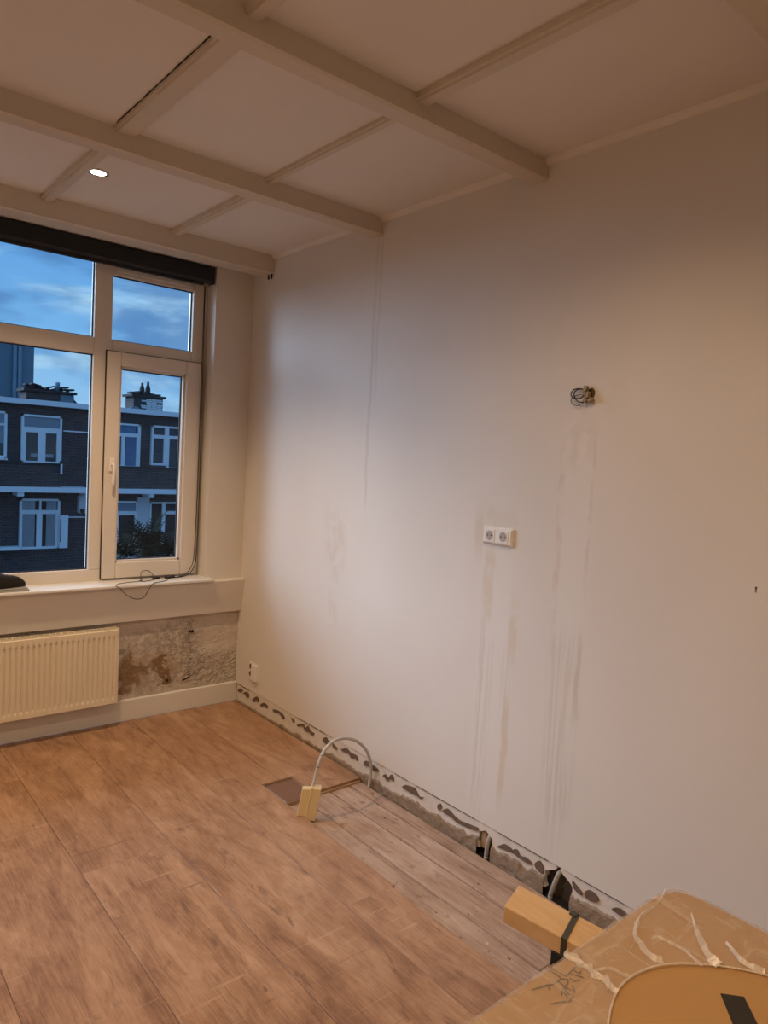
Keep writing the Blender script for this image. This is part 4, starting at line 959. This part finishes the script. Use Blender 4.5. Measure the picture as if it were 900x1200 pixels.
for x0, x1 in ((-9, 2.80), (4.02, 16)):
    q = MB(); fbox(q, x0, x1, 0.53, 1.07, 25.35, 0.12); q.build('balcony_parapet', M_brick, hs)
    q = MB(); fbox(q, x0, x1, 1.06, 1.085, 25.30, 0.2); q.build('parapet_coping', M_roofdark, hs)
for x0, x1 in ((-9, 3.43), (4.0, 16)):
    q = MB(); fbox(q, x0, x1, 0.39, 0.515, 25.25, 0.75); q.build('balcony_slab', M_ftrim, hs)
for x0, x1 in ((1.84, 1.98), (3.36, 3.43), (4.96, 5.09)):
    q = MB(); fbox(q, x0, x1, 0.29, 0.40, 25.3, 0.7); q.build('bracket', M_ftrim, hs)
q = MB(); fbox(q, 3.22, 3.42, -0.10, 0.32, 25.75, 0.3); q.build('pier', M_fpillar, hs)
q = MB(); fbox(q, 3.27, 3.36, -0.10, 0.0, 25.6, 0.15); q.build('wall_lantern', M_roofdark, hs, bevel=0.03)
q = MB(); fbox(q, 2.97, 3.36, -0.215, -0.19, 25.8, 0.25); q.build('stone_line', M_ftrim, hs)
q = MB(); fbox(q, 0.2, 1.92, -0.965, -0.885, 25.7, 0.3); q.build('stone_sill', M_ftrim, hs)
q = MB(); fbox(q, 2.775, 2.81, 0.84, 1.08, 25.25, 0.08); q.build('spout', M_ftrim, hs)
q = MB(); fbox(q, 2.755, 2.83, 1.08, 1.15, 25.25, 0.10); q.build('outdoor_lamp', M_roofdark, hs, bevel=0.02)
q = MB(); fbox(q, 2.78, 2.97, -0.95, -0.15, 25.72, 0.06); sh = q.build('open_shutter', M_ftrim, hs)
q = MB(); fbox(q, 2.795, 2.812, -0.80, -0.25, 25.70, 0.03); q.build('shutter_rod', M_roofdark, sh)
q = MB(); fbox(q, 4.66, 4.97, -1.4, 0.30, 25.85, 0.2); q.build('rendered_pier', M_fpillar, hs)

def house_window(x0, x1, z0, z1, lights, fw=0.045, curtain=None, name='window'):
    """lights: list of (x0,x1,z0,z1) glazed openings"""
    Y = 25.86; q = MB()
    fbox(q, x0, x1, z1 - fw, z1, Y, 0.14); fbox(q, x0, x1, z0, z0 + fw * 0.8, Y, 0.14); fbox(q, x0, x0 + fw, z0, z1, Y, 0.14); fbox(q, x1 - fw, x1, z0, z1, Y, 0.14)
    xs = sorted(set([l[0] for l in lights] + [l[1] for l in lights])); zs = sorted(set([l[2] for l in lights] + [l[3] for l in lights]))
    cell = [[any(l[0] - 1e-6 <= (xa + xb) / 2 <= l[1] + 1e-6 and l[2] - 1e-6 <= (za + zb) / 2 <= l[3] + 1e-6 for l in lights) for za, zb in zip([z0] + zs, zs + [z1])] for xa, xb in zip([x0] + xs, xs + [x1])]
    for i, (xa, xb) in enumerate(zip([x0] + xs, xs + [x1])):
        for j, (za, zb) in enumerate(zip([z0] + zs, zs + [z1])):
            if not cell[i][j] and xb - xa > 1e-6 and zb - za > 1e-6: fbox(q, xa, xb, za, zb, Y + 0.02, 0.10)
    w = q.build(name, M_ftrim, hs)
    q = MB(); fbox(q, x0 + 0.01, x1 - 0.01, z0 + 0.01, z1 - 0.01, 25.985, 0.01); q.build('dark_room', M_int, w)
    for l in lights:
        q = MB(); fbox(q, *l, 25.92, 0.01); q.build('pane', M_farglass, w)
    for cx0, cx1, cz0, cz1, mt in (curtain or []):
        q = MB(); n = 48; A_, B_ = E(cx0, cz0, 25.96), E(cx1, cz1, 25.96); fold = max(2, (cx1 - cx0) / 0.03)
        q.grid(lambda u, v: (A_[0] + (B_[0] - A_[0]) * u, 25.962 + 0.014 * math.sin(u * fold * 2 * math.pi), A_[1] + (B_[1] - A_[1]) * v), n, 1); q.build('curtain', mt, w)
    return w
house_window(0.75, 1.60, 1.16, 2.22, [(0.82, 1.54, 1.95, 2.17), (0.82, 1.54, 1.22, 1.90)], curtain=[(0.82, 1.54, 1.5, 2.17, M_blindgrey)])
house_window(1.90, 2.78, 1.09, 2.20, [(1.95, 2.73, 1.91, 2.16), (2.0, 2.26, 1.11, 1.79), (2.42, 2.67, 1.11, 1.79)], curtain=[(1.95, 2.73, 1.91, 2.16, M_blindgrey), (2.10, 2.26, 1.22, 1.30, M_curt), (2.42, 2.60, 1.22, 1.30, M_curt)])
house_window(1.90, 2.78, -0.95, 0.24, [(1.95, 2.32, -0.03, 0.19), (2.36, 2.73, -0.03, 0.19), (1.955, 2.265, -0.90, -0.12), (2.385, 2.685, -0.90, -0.12)],
             curtain=[(1.955, 2.22, -0.9, 0.19, M_curt), (2.47, 2.70, -0.9, 0.19, M_curt)])
house_window(3.80, 4.68, 1.06, 2.16, [(3.86, 4.61, 1.92, 2.12), (3.86, 4.20, 1.09, 1.83), (4.29, 4.58, 1.09, 1.83)], curtain=[(4.31, 4.58, 1.09, 1.83, M_bluecurt), (3.95, 4.55, 1.92, 2.12, M_bluecurt)])
house_window(4.97, 5.85, 1.06, 2.17, [(5.02, 5.32, 1.93, 2.12), (5.43, 5.80, 1.93, 2.12), (5.02, 5.30, 1.20, 1.84), (5.45, 5.80, 1.09, 1.84)])
q = MB(); fbox(q, 4.97, 5.38, 1.055, 1.14, 25.84, 0.15); q.build('brick_sill', M_brick, hs)
house_window(3.80, 4.67, -1.3, 0.20, [(3.86, 4.62, -0.06, 0.16), (4.19, 4.60, -0.9, -0.16)], curtain=[(3.86, 4.62, -0.06, 0.16, M_blindgrey)])
house_window(4.98, 5.90, -1.3, 0.18, [(5.0, 5.32, -1.2, 0.14), (5.40, 5.86, -0.06, 0.14), (5.40, 5.86, -1.2, -0.14)])
house_window(-0.9, 0.0, -0.95, 0.24, [(-0.85, -0.47, -0.03, 0.19), (-0.43, -0.05, -0.03, 0.19), (-0.85, -0.05, -0.9, -0.12)])
house_window(-0.9, 0.0, 1.09, 2.20, [(-0.85, -0.05, 1.91, 2.16), (-0.85, -0.05, 1.11, 1.79)])
# window sills with pots
q = MB(); fbox(q, 0.6, 1.62, 1.12, 1.165, 25.8, 0.2); q.build('stone_sill', M_ftrim, hs)

# chimneys
def chimney(name, label, x0, x1, z0, z1, Y, d, mess):
    a, c = E(x0, z0, Y), E(x1, z1, Y)
    t = thing(name, label, 'chimney', ((a[0] + c[0]) / 2, Y, a[1]))
    MB().box(a[0], c[0], Y, Y + d, a[1], c[1]).build('stack', M_brick, t)
    ov = 0.10; MB().box(a[0] - ov, c[0] + ov, Y - ov, Y + d + ov, c[1], c[1] + 0.09).build('cap_slab', M_roofdark, t)
    w = c[0] - a[0]; r_ = random.Random(3 + int(x0 * 10))
    for i in range(mess):
        px = a[0] + w * (i + 0.6) / mess; lz = c[1] + 0.09 + (i % 2) * 0.05 + r_.uniform(0, 0.05)
        q = MB(); an = r_.uniform(-0.35, 0.35); q.obox((px, Y + d / 2 + r_.uniform(-.2, .2), lz + 0.05), (w / mess * 0.72 * math.cos(an), 0, w / mess * 0.72 * math.sin(an)), (0, 0.22, 0), (0, 0, 0.03)); q.build('loose_slab', M_roofdark, t)
        q = MB(); q.box(px - 0.05, px + 0.05, Y + d / 2 - 0.05, Y + d / 2 + 0.05, c[1] + 0.08, lz + 0.05); q.build('slab_prop', M_roofdark, t)
    return t, a, c
t1, a, c = chimney('chimney', 'low wide brick chimney topped with loose slabs and one pale pipe, beside the grey block', 1.98, 3.02, 2.473, 2.74, 28.0, 0.9, 7)
px = E(2.70, 0, 28)[0]; MB().tube([(px, 28.3, c[1] + 0.05), (px, 28.3, c[1] + 0.42)], 0.09, 12).build('flue_pipe', M_grey, t1)
q = MB(); q.box(E(2.72, 0, 28)[0], E(3.02, 0, 28)[0] + 0.01, 27.97, 28.0, a[1], c[1] - 0.04); q.build('lead_panel', M_grey, t1)
q = MB(); a2 = E(3.02, 2.473, 28); q.extrude([(a2[0], 28.1, a2[1]), (a2[0] + 0.30, 28.1, a2[1]), (a2[0], 28.1, a2[1] + 0.30)], (0, 0.6, 0)); q.build('flank', M_roofdark, t1)
t2, a, c = chimney('chimney', 'tall narrow brick chimney with two pots and a whitewashed corner, above the palm', 4.47, 5.23, 2.473, 2.86, 28.0, 0.9, 5)
for fx, hh in ((0.40, 0.50), (0.60, 0.56)):
    px = a[0] + (c[0] - a[0]) * fx; MB().lathe([(0.11, 0.0), (0.10, hh * 0.5), (0.05, hh * 0.8), (0.045, hh), (0.0001, hh)], (px, 28.4, c[1] + 0.09), 'Z', 12).build('chimney_pot', M_roofdark, t2)
r_ = random.Random(8)
q0 = MB(); q0.box(-0.10, 0.10, -0.012, 0.012, -0.028, 0.028); wbm = q0.mesh('whitewashed_brick', M_ftrim)
for i in range(7):
    for j in range(4):
        if (j == 0 and i not in (1, 2, 5)) or r_.random() < 0.06: continue
        place('whitewashed_brick', wbm, (c[0] - 0.12 - (3 - j) * 0.215 + (i % 2) * 0.03 - 0.03, 27.993, a[1] + 0.13 + i * 0.066), t2)
q = MB(); q.extrude([(a[0] - 0.30, 27.9, a[1]), (a[0] + 0.38, 27.9, a[1]), (a[0] + 0.30, 27.9, a[1] + 0.10), (a[0] + 0.08, 27.9, a[1] + 0.22), (a[0] - 0.1, 27.9, a[1] + 0.18)], (0, 0.09, 0)); q.build('lead_flashing', M_grey, t2)

# taller grey block behind, only its corner in view
bk = thing('apartment_block', 'tall grey-blue windowless block rising behind the brick terrace', 'building', (0, 40, GZ))
Yb = 38.0; a = E(-12, 0, Yb); c = E(2.13, 4.15, Yb)
MB().box(a[0], c[0], Yb, Yb + 12, GZ, E(0, 3.92, Yb)[1]).build('wall', M_grey, bk)
for x in (1.72, 1.82): 
    p = E(x, 0, Yb); MB().tube([(p[0], Yb - 0.12, GZ), (p[0], Yb - 0.12, E(0, 3.90, Yb)[1])], 0.10, 8).build('downpipe', M_grey, bk)
MB().box(a[0], c[0] + 0.1, Yb - 0.15, Yb + 12, E(0, 3.92, Yb)[1], E(0, 3.96, Yb)[1]).build('roof_edge', M_grey, bk)

# palm in the street garden
YP = 15.0; pcx, pcz = E(4.95, -0.92, YP)
pt = thing('palm_tree', 'dark bushy palm in front of the brick terrace', 'tree', (pcx, YP, GZ))
MB().tube([(pcx, YP, GZ), (pcx + 0.05, YP, (GZ + pcz) / 2), (pcx, YP, pcz)], 0.11, 10, radii=[0.14, 0.11, 0.13]).build('trunk', M_trunk, pt)
def frond_mesh(L, droop, w, n=9):
    q = MB(); mid = []
    for i in range(n + 1):
        t = i / n; mid.append(Vector((L * (t - 0.18 * droop * t * t), 0, L * (0.30 * t - droop * t * t * 0.75))))
    # a rachis with a comb of narrow leaflets on both sides
    for i in range(1, n + 1):
        p = mid[i]; t = i / n; ll = L * 0.42 * (1 - 0.55 * t) * math.sin(math.pi * min(1, 0.25 + 0.72 * t))
        for sgn in (-1, 1):
            tip = p + Vector((ll * 0.65, sgn * ll * 0.75, -0.12 * ll)); q.quad([p - Vector((0.022, 0, 0)), p + Vector((0.022, 0, 0.006)), tip])
    for i in range(n): q.quad([mid[i] + Vector((0, -w, 0)), mid[i + 1] + Vector((0, -w * 0.6, 0)), mid[i + 1] + Vector((0, w * 0.6, 0)), mid[i] + Vector((0, w, 0))])
    return q.mesh('frond', M_leaf)
FM = [frond_mesh(0.78, 0.5, 0.012), frond_mesh(0.70, 0.85, 0.012), frond_mesh(0.60, 0.25, 0.012)]
r_ = random.Random(11)
for ci, (dx, dy, dz, n) in enumerate(((0, 0, 0.0, 46), (-0.42, 0.1, -0.28, 34), (0.42, -0.1, -0.25, 34), (0.05, -0.25, -0.45, 30))):
    for k in range(n):
        az = k * 2.399 + ci; el = math.radians(75 - 95 * (k / n)) + r_.uniform(-0.1, 0.1)
        place('frond', FM[k % 3], (pcx + dx, YP + dy, pcz + dz), pt, rot=(r_.uniform(-0.3, 0.3), -el + 0.2, az), scale=(r_.uniform(0.9, 1.25),) * 3)
